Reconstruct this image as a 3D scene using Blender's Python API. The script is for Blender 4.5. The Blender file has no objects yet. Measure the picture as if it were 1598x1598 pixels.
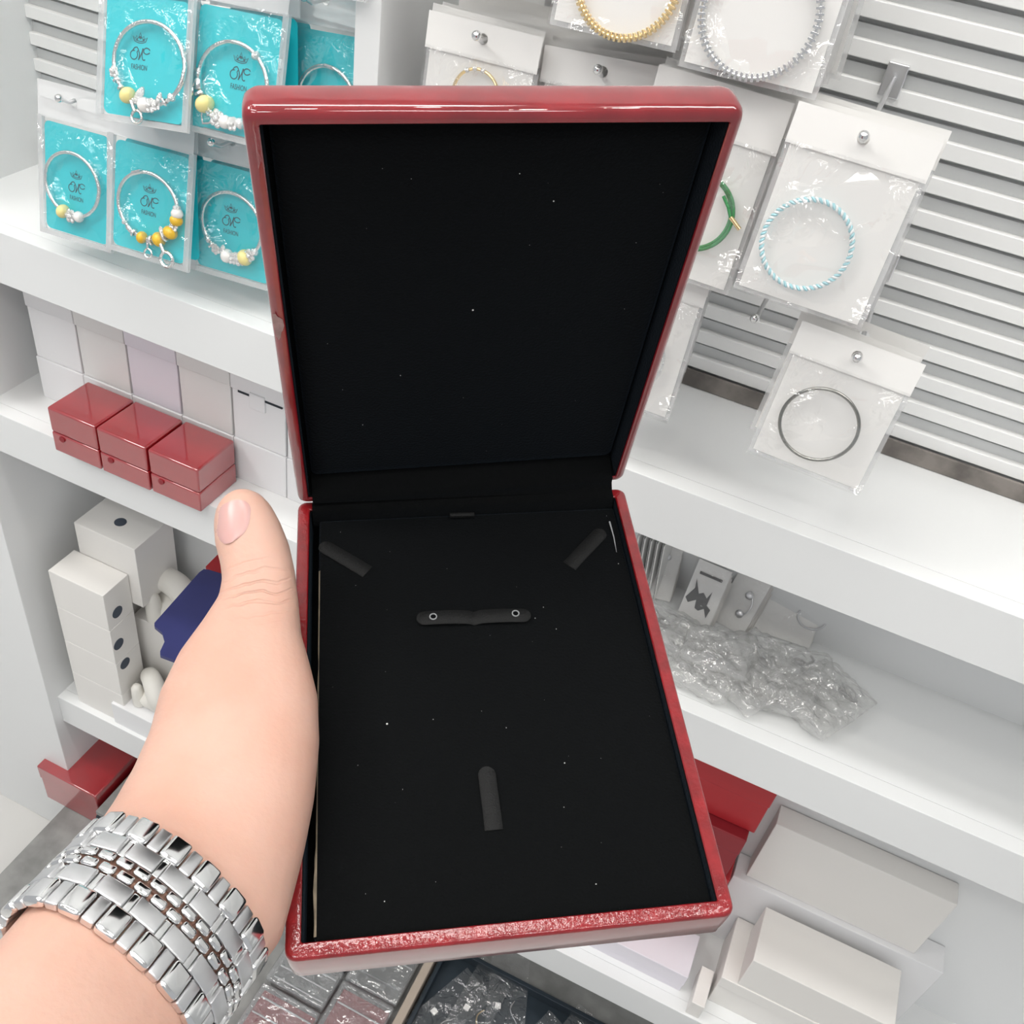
import bpy, bmesh, math, random
from mathutils import Vector, Matrix, Quaternion, noise
from mathutils.bvhtree import BVHTree

random.seed(7)
scene = bpy.context.scene
COL = scene.collection

# ------------------------------------------------------------------ camera
F = 1500.0                       # focal length for a 1598 px wide frame
cx = Vector((6038, 2414, -1500)).normalized()          # shop +X seen from the camera
cd = Vector((-327, 1751, 1500)); cd = (cd - cx * cd.dot(cx)).normalized()   # shop down
cy = cx.cross(cd)                                       # shop depth
RW = Matrix((cx, cy, -cd))                              # camera (x right, y down, z fwd) -> shop
camd = bpy.data.cameras.new('camera')
camd.sensor_width = 36.0
camd.lens = 36.0 * F / 1598.0
camd.clip_start = 0.01
cam = bpy.data.objects.new('camera', camd)
COL.objects.link(cam)
flip = Matrix(((1, 0, 0), (0, -1, 0), (0, 0, -1)))
cam.matrix_world = (RW @ flip).to_4x4()
scene.camera = cam


def ray(x, y):
    return RW @ Vector(((x - 799) / F, (y - 799) / F, 1.0))


def at(x, y, Y=None, Z=None, X=None, d=None):
    r = ray(x, y)
    if Y is not None: return r * (Y / r.y)
    if Z is not None: return r * (Z / r.z)
    if X is not None: return r * (X / r.x)
    return r * d


# ------------------------------------------------------------------ world, exposure
world = bpy.data.worlds.new('shop_surroundings')
scene.world = world
world.use_nodes = True
world.node_tree.nodes['Background'].inputs[0].default_value = (0.95, 0.97, 1.0, 1)
world.node_tree.nodes['Background'].inputs[1].default_value = 0.50
scene.view_settings.view_transform = 'Standard'
scene.view_settings.look = 'None'
scene.view_settings.exposure = 0.0
scene.view_settings.gamma = 1.0
scene.view_settings.use_curve_mapping = False
LED = 14.5                        # radiance of the ceiling panels


# ------------------------------------------------------------------ materials
def mat(name, col, rough=0.5, metal=0.0, coat=0.0, sheen=0.0, sheen_tint=None, sss=0.0, noise_amt=0.0,
        noise_scale=20.0, bump=0.0, bump_scale=60.0, emit=0.0, spec=0.5, col2=None, coat_rough=0.03, coat_ior=1.5):
    m = bpy.data.materials.new(name)
    m.use_nodes = True
    nt = m.node_tree
    b = nt.nodes['Principled BSDF']
    b.inputs['Base Color'].default_value = (*col, 1)
    b.inputs['Roughness'].default_value = rough
    b.inputs['Metallic'].default_value = metal
    b.inputs['Specular IOR Level'].default_value = spec
    b.inputs['Coat Weight'].default_value = coat
    b.inputs['Coat Roughness'].default_value = coat_rough
    b.inputs['Coat IOR'].default_value = coat_ior
    b.inputs['Sheen Weight'].default_value = sheen
    if sheen_tint: b.inputs['Sheen Tint'].default_value = (*sheen_tint, 1)
    if sss:
        b.inputs['Subsurface Weight'].default_value = sss
        b.inputs['Subsurface Radius'].default_value = (0.9, 0.35, 0.2)
        b.inputs['Subsurface Scale'].default_value = 0.006
    if emit:
        b.inputs['Emission Color'].default_value = (*col, 1)
        b.inputs['Emission Strength'].default_value = emit
    tc = nt.nodes.new('ShaderNodeTexCoord')
    if noise_amt or col2:
        n = nt.nodes.new('ShaderNodeTexNoise')
        n.inputs['Scale'].default_value = noise_scale
        n.inputs['Detail'].default_value = 4
        nt.links.new(tc.outputs['Object'], n.inputs['Vector'])
        r = nt.nodes.new('ShaderNodeValToRGB')
        c2 = col2 if col2 else tuple(c * (1 - noise_amt) for c in col)
        r.color_ramp.elements[0].position = 0.35
        r.color_ramp.elements[1].position = 0.65
        r.color_ramp.elements[0].color = (*c2, 1)
        r.color_ramp.elements[1].color = (*col, 1)
        nt.links.new(n.outputs['Fac'], r.inputs['Fac'])
        nt.links.new(r.outputs['Color'], b.inputs['Base Color'])
    if bump:
        n2 = nt.nodes.new('ShaderNodeTexNoise')
        n2.inputs['Scale'].default_value = bump_scale
        n2.inputs['Detail'].default_value = 3
        nt.links.new(tc.outputs['Object'], n2.inputs['Vector'])
        bp = nt.nodes.new('ShaderNodeBump')
        bp.inputs['Strength'].default_value = bump
        bp.inputs['Distance'].default_value = 0.002
        nt.links.new(n2.outputs['Fac'], bp.inputs['Height'])
        nt.links.new(bp.outputs['Normal'], b.inputs['Normal'])
        nt.links.new(bp.outputs['Normal'], b.inputs['Coat Normal'])
    return m


def film_mat(name, milk=0.06, gloss=0.16, bump=0.5, scale=55.0, tint=(1, 1, 1), rough=0.06, crumple=False):
    """thin clear plastic: see-through, a little milky, glossy with crumples"""
    m = bpy.data.materials.new(name)
    m.use_nodes = True
    nt = m.node_tree
    nt.nodes.clear()
    out = nt.nodes.new('ShaderNodeOutputMaterial')
    tr = nt.nodes.new('ShaderNodeBsdfTransparent')
    tr.inputs[0].default_value = (*tint, 1)
    df = nt.nodes.new('ShaderNodeBsdfDiffuse')
    df.inputs[0].default_value = (0.9, 0.9, 0.9, 1)
    gl = nt.nodes.new('ShaderNodeBsdfGlossy')
    gl.inputs['Roughness'].default_value = rough
    tc = nt.nodes.new('ShaderNodeTexCoord')
    n = nt.nodes.new('ShaderNodeTexNoise')
    n.inputs['Scale'].default_value = scale
    n.inputs['Detail'].default_value = 2.5
    n.inputs['Distortion'].default_value = 0.8
    nt.links.new(tc.outputs['Object'], n.inputs['Vector'])
    bp = nt.nodes.new('ShaderNodeBump')
    bp.inputs['Strength'].default_value = bump
    bp.inputs['Distance'].default_value = 0.01
    if crumple:      # creases only in patches, the rest of the film lies smooth
        bp.inputs['Distance'].default_value = 0.022
        lo = nt.nodes.new('ShaderNodeTexNoise'); lo.inputs['Scale'].default_value = 26; lo.inputs['Detail'].default_value = 1
        nt.links.new(tc.outputs['Object'], lo.inputs['Vector'])
        rm = nt.nodes.new('ShaderNodeMapRange'); rm.inputs['From Min'].default_value = 0.47; rm.inputs['From Max'].default_value = 0.66
        nt.links.new(lo.outputs['Fac'], rm.inputs['Value'])
        mm = nt.nodes.new('ShaderNodeMath'); mm.operation = 'MULTIPLY'
        nt.links.new(n.outputs['Fac'], mm.inputs[0]); nt.links.new(rm.outputs[0], mm.inputs[1])
        nt.links.new(mm.outputs[0], bp.inputs['Height'])
    else:
        nt.links.new(n.outputs['Fac'], bp.inputs['Height'])
    nt.links.new(bp.outputs['Normal'], gl.inputs['Normal'])
    m1 = nt.nodes.new('ShaderNodeMixShader')
    m1.inputs[0].default_value = milk
    nt.links.new(tr.outputs[0], m1.inputs[1])
    nt.links.new(df.outputs[0], m1.inputs[2])
    m2 = nt.nodes.new('ShaderNodeMixShader')
    m2.inputs[0].default_value = gloss
    nt.links.new(m1.outputs[0], m2.inputs[1])
    nt.links.new(gl.outputs[0], m2.inputs[2])
    nt.links.new(m2.outputs[0], out.inputs[0])
    return m


M = {}
M['white'] = mat('white_laminate', (0.80, 0.81, 0.81), 0.35, spec=0.4)
M['slat'] = mat('white_slat', (0.86, 0.86, 0.85), 0.4)
M['groove'] = mat('groove_panel', (0.60, 0.61, 0.61), 0.5)
M['ceil'] = mat('ceiling_paint', (0.85, 0.85, 0.85), 0.8)
M['floor'] = mat('floor_tile', (0.66, 0.65, 0.63), 0.3, noise_amt=0.1, noise_scale=3)
M['led'] = mat('led_panel', (1.0, 0.985, 0.96), 0.5, emit=LED)
M['lamp_metal'] = mat('lamp_frame', (0.8, 0.8, 0.8), 0.4, 0.2)
M['lacquer'] = mat('red_lacquer', (0.26, 0.008, 0.014), 0.32, coat=1.0, noise_amt=0.25, noise_scale=60, bump=0.08, bump_scale=60, coat_ior=1.75, spec=0.15)
M['lacquer_rim'] = mat('red_lacquer_crackled', (0.27, 0.007, 0.011), 0.4, coat=1.0, noise_amt=0.3, noise_scale=120, bump=0.13, bump_scale=600, coat_rough=0.04, coat_ior=1.6, spec=0.15)
M['lacquer_side'] = mat('red_lacquer_side', (0.235, 0.008, 0.013), 0.3, coat=1.0, noise_amt=0.25, noise_scale=60, bump=0.05, bump_scale=40, coat_ior=3.0, coat_rough=0.08)
M['velvet'] = mat('black_velvet', (0.0030, 0.0033, 0.0034), 0.95, sheen=0.045, sheen_tint=(0.5, 0.72, 1.0), spec=0.08, bump=0.3, bump_scale=900)
M['leatherette'] = mat('black_leatherette', (0.010, 0.0104, 0.0106), 0.6, spec=0.2, bump=0.3, bump_scale=1500)
M['board'] = mat('raw_board', (0.40, 0.33, 0.24), 0.8, noise_amt=0.5, noise_scale=90)
M['eyelet'] = mat('grey_eyelet', (0.35, 0.36, 0.37), 0.5)
M['dust'] = mat('dust', (0.7, 0.7, 0.68), 0.8)
M['tape'] = mat('worn_patch', (0.42, 0.27, 0.26), 0.35, noise_amt=0.3, noise_scale=300)
M['nail'] = mat('finger_nail', (0.60, 0.36, 0.335), 0.25, sss=0.15, spec=0.5)
M['steel'] = mat('polished_steel', (0.82, 0.82, 0.82), 0.12, 1.0)
M['steel_b'] = mat('brushed_steel', (0.76, 0.76, 0.77), 0.34, 1.0)
M['silver'] = mat('silver', (0.86, 0.86, 0.85), 0.18, 1.0, bump=0.3, bump_scale=700)
M['gold'] = mat('gold_plate', (0.95, 0.74, 0.42), 0.25, 1.0)
M['teal'] = mat('teal_card', (0.012, 0.62, 0.70), 0.55, noise_amt=0.06, noise_scale=8)
M['ink'] = mat('dark_print', (0.005, 0.075, 0.10), 0.6)
M['paper'] = mat('white_card', (0.84, 0.83, 0.81), 0.55)
M['paper_c'] = mat('cream_white_carton', (0.80, 0.78, 0.75), 0.5)
M['paper_w'] = mat('white_carton', (0.81, 0.81, 0.82), 0.5)
M['paper_l'] = mat('lavender_white_carton', (0.76, 0.73, 0.79), 0.45)
M['paper_g'] = mat('warm_white_carton', (0.76, 0.755, 0.74), 0.5)
M['film'] = film_mat('clear_film', 0.03, 0.13, 1.0, 70, crumple=True)
M['film_w'] = film_mat('milky_film', 0.35, 0.12, 0.4, 50)
M['film_h'] = film_mat('header_film', 0.62, 0.12, 0.3, 40, tint=(0.9, 0.92, 0.94))
M['pouch'] = film_mat('crumpled_film', 0.27, 0.13, 0.8, 60, tint=(0.97, 0.97, 0.96))
M['film_s'] = film_mat('smooth_film', 0.02, 0.05, 0.5, 50)
M['film_c'] = film_mat('clear_lid', 0.10, 0.16, 0.6, 45, tint=(0.88, 0.89, 0.9))
M['yellow'] = mat('yellow_bead', (0.85, 0.52, 0.04), 0.3, noise_amt=0.15, noise_scale=300)
M['yellow_p'] = mat('pale_yellow_bead', (0.84, 0.74, 0.32), 0.25)
M['pearl'] = mat('pearl', (0.85, 0.83, 0.80), 0.2, coat=0.5)
M['crystal'] = mat('crystal_bead', (0.88, 0.88, 0.87), 0.12, 0.75, bump=0.8, bump_scale=900)
M['green'] = mat('green_cord', (0.05, 0.26, 0.09), 0.6, bump=0.5, bump_scale=900)
M['bluecord'] = mat('pale_blue_cord', (0.40, 0.68, 0.74), 0.6)
M['whitecord'] = mat('white_cord', (0.85, 0.87, 0.87), 0.6)
M['redbox'] = mat('red_gloss_box', (0.36, 0.012, 0.018), 0.3, coat=1.0, noise_amt=0.12, noise_scale=25, coat_rough=0.05, coat_ior=2.1)
M['redpaper'] = mat('red_paper', (0.43, 0.018, 0.025), 0.5)
M['reddark'] = mat('dark_red_paper', (0.25, 0.012, 0.02), 0.5)
M['navy'] = mat('navy_paper', (0.035, 0.04, 0.16), 0.45, noise_amt=0.15, noise_scale=15)
M['felt'] = mat('grey_felt', (0.06, 0.075, 0.10), 0.9)
M['resin'] = mat('white_resin', (0.76, 0.74, 0.69), 0.6)
M['dark'] = mat('dark_fabric', (0.02, 0.028, 0.038), 0.7)
M['slate'] = mat('slate_tray', (0.022, 0.034, 0.046), 0.4, noise_amt=0.3, noise_scale=12, bump=0.2, bump_scale=30)
M['wood'] = mat('pale_wood_strip', (0.42, 0.35, 0.29), 0.5)
M['greyplastic'] = mat('grey_plastic', (0.30, 0.30, 0.29), 0.4, noise_amt=0.3, noise_scale=30)
M['print_grey'] = mat('grey_print', (0.12, 0.12, 0.12), 0.6)

# skin: mottled, with fine creases across the thumb knuckle
def skin_material(knuckle, along, across):
    m = mat('skin', (0.64, 0.405, 0.325), 0.5, sss=0.2, col2=(0.60, 0.35, 0.27), noise_scale=28, spec=0.35)
    nt = m.node_tree
    b = nt.nodes['Principled BSDF']
    geo = nt.nodes.new('ShaderNodeNewGeometry')
    def dot_axis(v, o):
        s = nt.nodes.new('ShaderNodeVectorMath'); s.operation = 'SUBTRACT'
        nt.links.new(geo.outputs['Position'], s.inputs[0]); s.inputs[1].default_value = o
        d = nt.nodes.new('ShaderNodeVectorMath'); d.operation = 'DOT_PRODUCT'
        nt.links.new(s.outputs[0], d.inputs[0]); d.inputs[1].default_value = v
        return s, d
    s, da = dot_axis(along, knuckle)
    n = nt.nodes.new('ShaderNodeTexNoise'); n.inputs['Scale'].default_value = 70
    nt.links.new(geo.outputs['Position'], n.inputs['Vector'])
    ad = nt.nodes.new('ShaderNodeMath'); ad.operation = 'MULTIPLY_ADD'
    nt.links.new(n.outputs['Fac'], ad.inputs[0]); ad.inputs[1].default_value = 0.009
    nt.links.new(da.outputs['Value'], ad.inputs[2])
    fr = nt.nodes.new('ShaderNodeMath'); fr.operation = 'MULTIPLY'
    nt.links.new(ad.outputs[0], fr.inputs[0]); fr.inputs[1].default_value = 2 * math.pi / 0.0042
    sn = nt.nodes.new('ShaderNodeMath'); sn.operation = 'SINE'
    nt.links.new(fr.outputs[0], sn.inputs[0])
    pw = nt.nodes.new('ShaderNodeMath'); pw.operation = 'SMOOTH_MAX'
    nt.links.new(sn.outputs[0], pw.inputs[0]); pw.inputs[1].default_value = 0.55; pw.inputs[2].default_value = 0.3
    ln = nt.nodes.new('ShaderNodeVectorMath'); ln.operation = 'LENGTH'
    nt.links.new(s.outputs[0], ln.inputs[0])
    mr = nt.nodes.new('ShaderNodeMapRange')
    nt.links.new(ln.outputs['Value'], mr.inputs['Value'])
    mr.inputs['From Min'].default_value = 0.005; mr.inputs['From Max'].default_value = 0.0155
    mr.inputs['To Min'].default_value = 1.0; mr.inputs['To Max'].default_value = 0.0
    mu = nt.nodes.new('ShaderNodeMath'); mu.operation = 'MULTIPLY'
    nt.links.new(pw.outputs[0], mu.inputs[0]); nt.links.new(mr.outputs[0], mu.inputs[1])
    fine = nt.nodes.new('ShaderNodeTexNoise'); fine.inputs['Scale'].default_value = 450; fine.inputs['Detail'].default_value = 4
    nt.links.new(geo.outputs['Position'], fine.inputs['Vector'])
    mx = nt.nodes.new('ShaderNodeMath'); mx.operation = 'MULTIPLY_ADD'
    nt.links.new(fine.outputs['Fac'], mx.inputs[0]); mx.inputs[1].default_value = 0.12
    neg = nt.nodes.new('ShaderNodeMath'); neg.operation = 'MULTIPLY'; neg.inputs[1].default_value = -1.0
    nt.links.new(mu.outputs[0], neg.inputs[0])
    nt.links.new(neg.outputs[0], mx.inputs[2])
    bp = nt.nodes.new('ShaderNodeBump'); bp.inputs['Strength'].default_value = 0.9; bp.inputs['Distance'].default_value = 0.0013
    nt.links.new(mx.outputs[0], bp.inputs['Height'])
    nt.links.new(bp.outputs['Normal'], b.inputs['Normal'])
    return m


# ------------------------------------------------------------------ helpers
def link_mesh(name, me, m, parent=None, smooth=None, mw=None):
    o = bpy.data.objects.new(name, me)
    COL.objects.link(o)
    if m is not None and not me.materials: me.materials.append(m)
    if smooth is not None:
        for p in me.polygons: p.use_smooth = True
        if smooth < 180: me.set_sharp_from_angle(angle=math.radians(smooth))
    if parent is not None: o.parent = parent
    if mw is not None: o.matrix_basis = mw
    return o


def from_bm(name, bm, m, parent=None, smooth=35, mw=None):
    bmesh.ops.recalc_face_normals(bm, faces=bm.faces)
    me = bpy.data.meshes.new(name)
    bm.to_mesh(me); bm.free()
    return link_mesh(name, me, m, parent, smooth, mw)


def from_py(name, vs, fs, m, parent=None, smooth=None, mw=None):
    me = bpy.data.meshes.new(name)
    me.from_pydata([tuple(v) for v in vs], [], fs)
    me.update()
    return link_mesh(name, me, m, parent, smooth, mw)


def box_bm(x0, x1, y0, y1, z0, z1, bev=0.0, seg=2, bm=None):
    b = bmesh.new()
    bmesh.ops.create_cube(b, size=1.0)
    for v in b.verts:
        v.co = Vector(((x0 + x1) / 2 + v.co.x * (x1 - x0), (y0 + y1) / 2 + v.co.y * (y1 - y0), (z0 + z1) / 2 + v.co.z * (z1 - z0)))
    if bev: bmesh.ops.bevel(b, geom=b.edges[:], offset=bev, segments=seg, profile=0.5, affect='EDGES')
    if bm is None: return b
    me = bpy.data.meshes.new('t'); b.to_mesh(me); b.free(); bm.from_mesh(me); bpy.data.meshes.remove(me)
    return bm


def box(name, x0, x1, y0, y1, z0, z1, m, parent=None, bev=0.0008, seg=2, mw=None):
    o = from_bm(name, box_bm(x0, x1, y0, y1, z0, z1, bev, seg), m, parent, None, mw)
    for p in o.data.polygons:        # flat faces stay flat, only the rounded edges are smooth
        p.use_smooth = max(abs(c) for c in p.normal) < 0.999
    return o


def tube_data(path, r, n=8, closed=False, flat=1.0):
    """tube along a list of points; r number or list"""
    P = [Vector(p) for p in path]; k = len(P); vs = []; fs = []
    up = None
    for i, p in enumerate(P):
        a = P[(i - 1) % k] if (closed or i > 0) else p
        b = P[(i + 1) % k] if (closed or i < k - 1) else p
        t = (b - a).normalized()
        if up is None:
            up = Vector((0, 0, 1)) if abs(t.z) < 0.9 else Vector((0, 1, 0))
        u = (up - t * up.dot(t)).normalized(); w = t.cross(u); up = u
        rr = r[i] if isinstance(r, (list, tuple)) else r
        for j in range(n):
            ang = 2 * math.pi * j / n
            vs.append(p + u * (math.cos(ang) * rr) + w * (math.sin(ang) * rr * flat))
    for i in range(k if closed else k - 1):
        for j in range(n):
            a = i * n + j; b = i * n + (j + 1) % n
            c = ((i + 1) % k) * n + (j + 1) % n; d = ((i + 1) % k) * n + j
            fs.append((a, b, c, d))
    if not closed:
        fs.append(tuple(range(n))[::-1]); fs.append(tuple((k - 1) * n + j for j in range(n)))
    return vs, fs


def tube(name, path, r, m, parent=None, n=8, closed=False, mw=None, flat=1.0):
    vs, fs = tube_data(path, r, n, closed, flat)
    return from_py(name, vs, fs, m, parent, 60, mw)


def ball_bm(c, r, sub=2, sc=(1, 1, 1), bm=None):
    b = bm or bmesh.new()
    mtx = Matrix.Translation(c) @ Matrix.Diagonal((r * sc[0], r * sc[1], r * sc[2], 1))
    bmesh.ops.create_icosphere(b, subdivisions=sub, radius=1.0, matrix=mtx)
    return b


def ball(name, c, r, m, parent=None, sub=2, sc=(1, 1, 1), mw=None):
    return from_bm(name, ball_bm(Vector(c), r, sub, sc), m, parent, 180, mw)


def tag(o, label, cat, group=None, kind=None):
    if label: o['label'] = label
    if cat: o['category'] = cat
    if group: o['group'] = group
    if kind: o['kind'] = kind
    return o


def thing(name, label, cat, loc=(0, 0, 0), group=None, mw=None):
    o = bpy.data.objects.new(name, None)
    COL.objects.link(o)
    o.empty_display_size = 0.01
    if mw is not None: o.matrix_basis = mw
    else: o.location = loc
    return tag(o, label, cat, group)


def struct(o):
    o['kind'] = 'structure'
    return o


def rrect(w0, w1, l0, l1, r, n=5):
    pts = []
    for (x, y, a0) in ((w1 - r, l1 - r, 0), (w0 + r, l1 - r, 90), (w0 + r, l0 + r, 180), (w1 - r, l0 + r, 270)):
        for i in range(n + 1):
            a = math.radians(a0 + 90 * i / n)
            pts.append((x + r * math.cos(a), y + r * math.sin(a)))
    return pts


def loft_rrect(levels, w0, w1, l0, l1, cap0=True, cap1=True, n=5):
    """levels: (inset, z, corner radius)"""
    vs = []; fs = []; k = None
    for ins, z, r in levels:
        p = rrect(w0 + ins, w1 - ins, l0 + ins, l1 - ins, max(r, 0.0002), n)
        k = len(p); vs += [Vector((a, b, z)) for a, b in p]
    for i in range(len(levels) - 1):
        for j in range(k):
            fs.append((i * k + j, i * k + (j + 1) % k, (i + 1) * k + (j + 1) % k, (i + 1) * k + j))
    if cap0: fs.append(tuple(range(k))[::-1])
    if cap1: fs.append(tuple((len(levels) - 1) * k + j for j in range(k)))
    return vs, fs


# ================================================================== THE ROOM
FLOOR_Z = -1.52
CEIL_Z = 1.12
WALL_Y = 0.738
struct(box('floor', -2.2, 2.2, -2.4, 0.80, FLOOR_Z - 0.05, FLOOR_Z, M['floor'], bev=0))
struct(box('ceiling', -2.2, 2.2, -2.4, 0.80, CEIL_Z, CEIL_Z + 0.05, M['ceil'], bev=0))
wall = struct(box('wall_back', -2.2, 2.2, WALL_Y + 0.012, 0.80, FLOOR_Z, CEIL_Z, M['groove'], bev=0))
# horizontal slats of the slat wall, each its own board
pitch = 0.0240
zs = -0.4185
me_slat = None
k = 0
while zs < 0.08:
    if me_slat is None:
        s = box('slat', -0.79, 0.9, WALL_Y, WALL_Y + 0.0125, 0, 0.0112, M['slat'], wall, bev=0.0006, seg=1)
        me_slat = s.data
    else:
        s = link_mesh('slat', me_slat, None, wall)
    s.location = (0, 0, zs)
    if k == 0:
        lip = box('groove_lip', -0.79, 0.9, WALL_Y, WALL_Y + 0.0125, 0, 0.0112, M['groove'], wall, bev=0); me_lip = lip.data
    else:
        lip = link_mesh('groove_lip', me_lip, None, wall)
    lip.location = (0, 0.0065, zs + 0.0085)
    zs += pitch
    k += 1
# plain white wall beyond the display
struct(box('wall_left', -2.2, -0.79, 0.575, WALL_Y + 0.012, FLOOR_Z, CEIL_Z, M['white'], bev=0.001))
# lower back panel behind the shelves
struct(box('trim_1', -0.79, 0.9, WALL_Y - 0.001, WALL_Y + 0.012, FLOOR_Z, -0.4295, M['white'], bev=0))

M['gap_shade'] = mat('painted_gap_shade', (0.26, 0.235, 0.215), 0.8, noise_amt=0.5, noise_scale=40)
struct(box('gap_shade_strip', -0.79, 0.9, WALL_Y - 0.004, WALL_Y - 0.0012, -0.4345, -0.4195, M['gap_shade'], bev=0))  # dark brown strip: shade of the gap above the shelf put into colour
# ceiling lamps
lamps = [(-0.45, 0.33, 0.9, 0.16), (0.75, 0.33, 0.9, 0.16), (-0.45, -0.75, 0.9, 0.16), (0.75, -0.75, 0.9, 0.16),
         (-1.5, -0.35, 0.6, 0.6), (-0.3, -1.7, 0.9, 0.3)]
names = ['long white ceiling light over the left hooks', 'long white ceiling light over the right hooks',
         'long white ceiling light above the left of the aisle', 'long white ceiling light above the right of the aisle',
         'square white ceiling light at the far left', 'wide white ceiling light behind the viewer']
for (lx, ly, lw, ll), nm in zip(lamps, names):
    t = thing('ceiling_light', nm, 'ceiling light', (lx, ly, CEIL_Z), 'ceiling lights')
    bm = bmesh.new()
    for (a, b, c, d) in ((-lw / 2 - .02, -lw / 2, -ll / 2 - .02, ll / 2 + .02), (lw / 2, lw / 2 + .02, -ll / 2 - .02, ll / 2 + .02),
                         (-lw / 2, lw / 2, -ll / 2 - .02, -ll / 2), (-lw / 2, lw / 2, ll / 2, ll / 2 + .02)):
        box_bm(a, b, c, d, -0.02, 0, 0, bm=bm)
    from_bm('frame', bm, M['lamp_metal'], t)
    box('diffuser', -lw / 2, lw / 2, -ll / 2, ll / 2, -0.014, -0.001, M['led'], t, bev=0)
# small spot lamps that sparkle in the plastic
spots = [(-1.05, 0.08), (-0.55, 0.10), (0.0, 0.07), (0.5, 0.10), (-0.8, -0.3), (-0.1, -0.28), (0.55, -0.3), (-0.5, -1.2), (0.3, -1.15)]
M['spot'] = mat('spot_lens', (1.0, 0.95, 0.86), 0.4, emit=90.0)
for i, (lx, ly) in enumerate(spots):
    t = thing('spot_light', 'small round recessed ceiling spot lamp', 'spot lamp', (lx, ly, CEIL_Z), 'ceiling spot lamps')
    vs = []; fs = []; n = 20
    for (r, z) in ((0.045, 0), (0.045, -0.008), (0.034, -0.010), (0.032, -0.004)):
        vs += [Vector((r * math.cos(2 * math.pi * j / n), r * math.sin(2 * math.pi * j / n), z)) for j in range(n)]
    for q in range(3):
        for j in range(n): fs.append((q * n + j, q * n + (j + 1) % n, (q + 1) * n + (j + 1) % n, (q + 1) * n + j))
    from_py('trim_ring', vs, fs, M['lamp_metal'], t, 40)
    vs = [Vector((0.032 * math.cos(2 * math.pi * j / n), 0.032 * math.sin(2 * math.pi * j / n), -0.004)) for j in range(n)]
    from_py('lens', vs, [tuple(range(n))[::-1]], M['spot'], t)

# ================================================================== SHELVES
SH_F = 0.589
def shelf(zt, label, x0=-0.79, x1=0.9):
    t = thing('shelf', label, 'shelf', ((x0 + x1) / 2, SH_F, zt - 0.0555), 'white display shelves')
    ox = (x0 + x1) / 2
    box('board', x0 - ox, x1 - ox, 0.016, WALL_Y - 0.001 - SH_F, 0.0355, 0.0555, M['white'], t, bev=0)
    box('front_fascia', x0 - ox, x1 - ox, 0, 0.016, 0, 0.0555, M['white'], t, bev=0.0006)
    return t
ZA, ZB, ZC, ZD = -0.435, -0.661, -1.158, -1.405
shelf(ZA, 'white shelf directly below the hanging packs, behind the box')
shelf(ZB, 'white shelf carrying the small red boxes and clear pouches')
shelf(ZC, 'white shelf carrying the white ornaments and open cartons')
t = thing('base_deck', 'grey low deck under the lowest white shelf with plastic boxes', 'shelf', (0.1, 0.35, FLOOR_Z))
box('deck_top', -0.9, 0.8, 0, 0.38, ZD - FLOOR_Z - 0.02, ZD - FLOOR_Z, M['greyplastic'], t)
box('kick_board', -0.88, 0.78, 0.02, 0.04, 0, ZD - FLOOR_Z - 0.02, M['white'], t)

# partition between the two bays
t = thing('bay_partition', 'white vertical partition between turquoise and white packs', 'partition', (-0.3425, 0.66, ZA))
box('side_panel', -0.0085, 0.0085, -0.058, WALL_Y - 0.001 - 0.66, 0, 0.5, M['white'], t)
box('edge_strip', -0.0095, 0.0095, -0.062, -0.058, 0, 0.5, M['white'], t, bev=0.0005)

# ================================================================== HOOKS
def hook(x, z, ytip, label):
    t = thing('display_hook', label, 'hook', (x, WALL_Y, z), 'display hooks')
    L = WALL_Y - ytip
    tube('rod', [(0, -0.001, 0), (0, -L * 0.5, 0.0005), (0, -L + 0.01, 0.001), (0, -L, 0.006)], 0.0016, M['steel_b'], t, 8)
    ball('tip', (0, -L, 0.0065), 0.0033, M['steel'], t, 2)
    box('back_plate', -0.007, 0.007, -0.003, 0, -0.012, 0.01, M['steel_b'], t, bev=0.0008)
    return t

# ================================================================== TURQUOISE BRACELET PACKS
def curve_strokes(strokes, r):
    bm = bmesh.new()
    for st in strokes:
        vs, fs = tube_data([(x, 0, z) for x, z in st], r, 5, flat=1.0)
        vv = [bm.verts.new((v.x, v.y * 0.25, v.z)) for v in vs]
        for f in fs:
            try: bm.faces.new([vv[i] for i in f])
            except ValueError: pass
    return bm

def spiral(cx_, cz_, r0, r1, a0, a1, n=16, sx=1.0):
    return [(cx_ + sx * (r0 + (r1 - r0) * i / n) * math.cos(math.radians(a0 + (a1 - a0) * i / n)),
             cz_ + (r0 + (r1 - r0) * i / n) * math.sin(math.radians(a0 + (a1 - a0) * i / n))) for i in range(n + 1)]

def arc_pts(x0, z0, x1, z1, bulge, n=8):
    pts = []
    dx, dz = x1 - x0, z1 - z0
    for i in range(n + 1):
        u = i / n; b = 4 * bulge * u * (1 - u)
        pts.append((x0 + dx * u - dz * b, z0 + dz * u + dx * b))
    return pts

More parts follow.
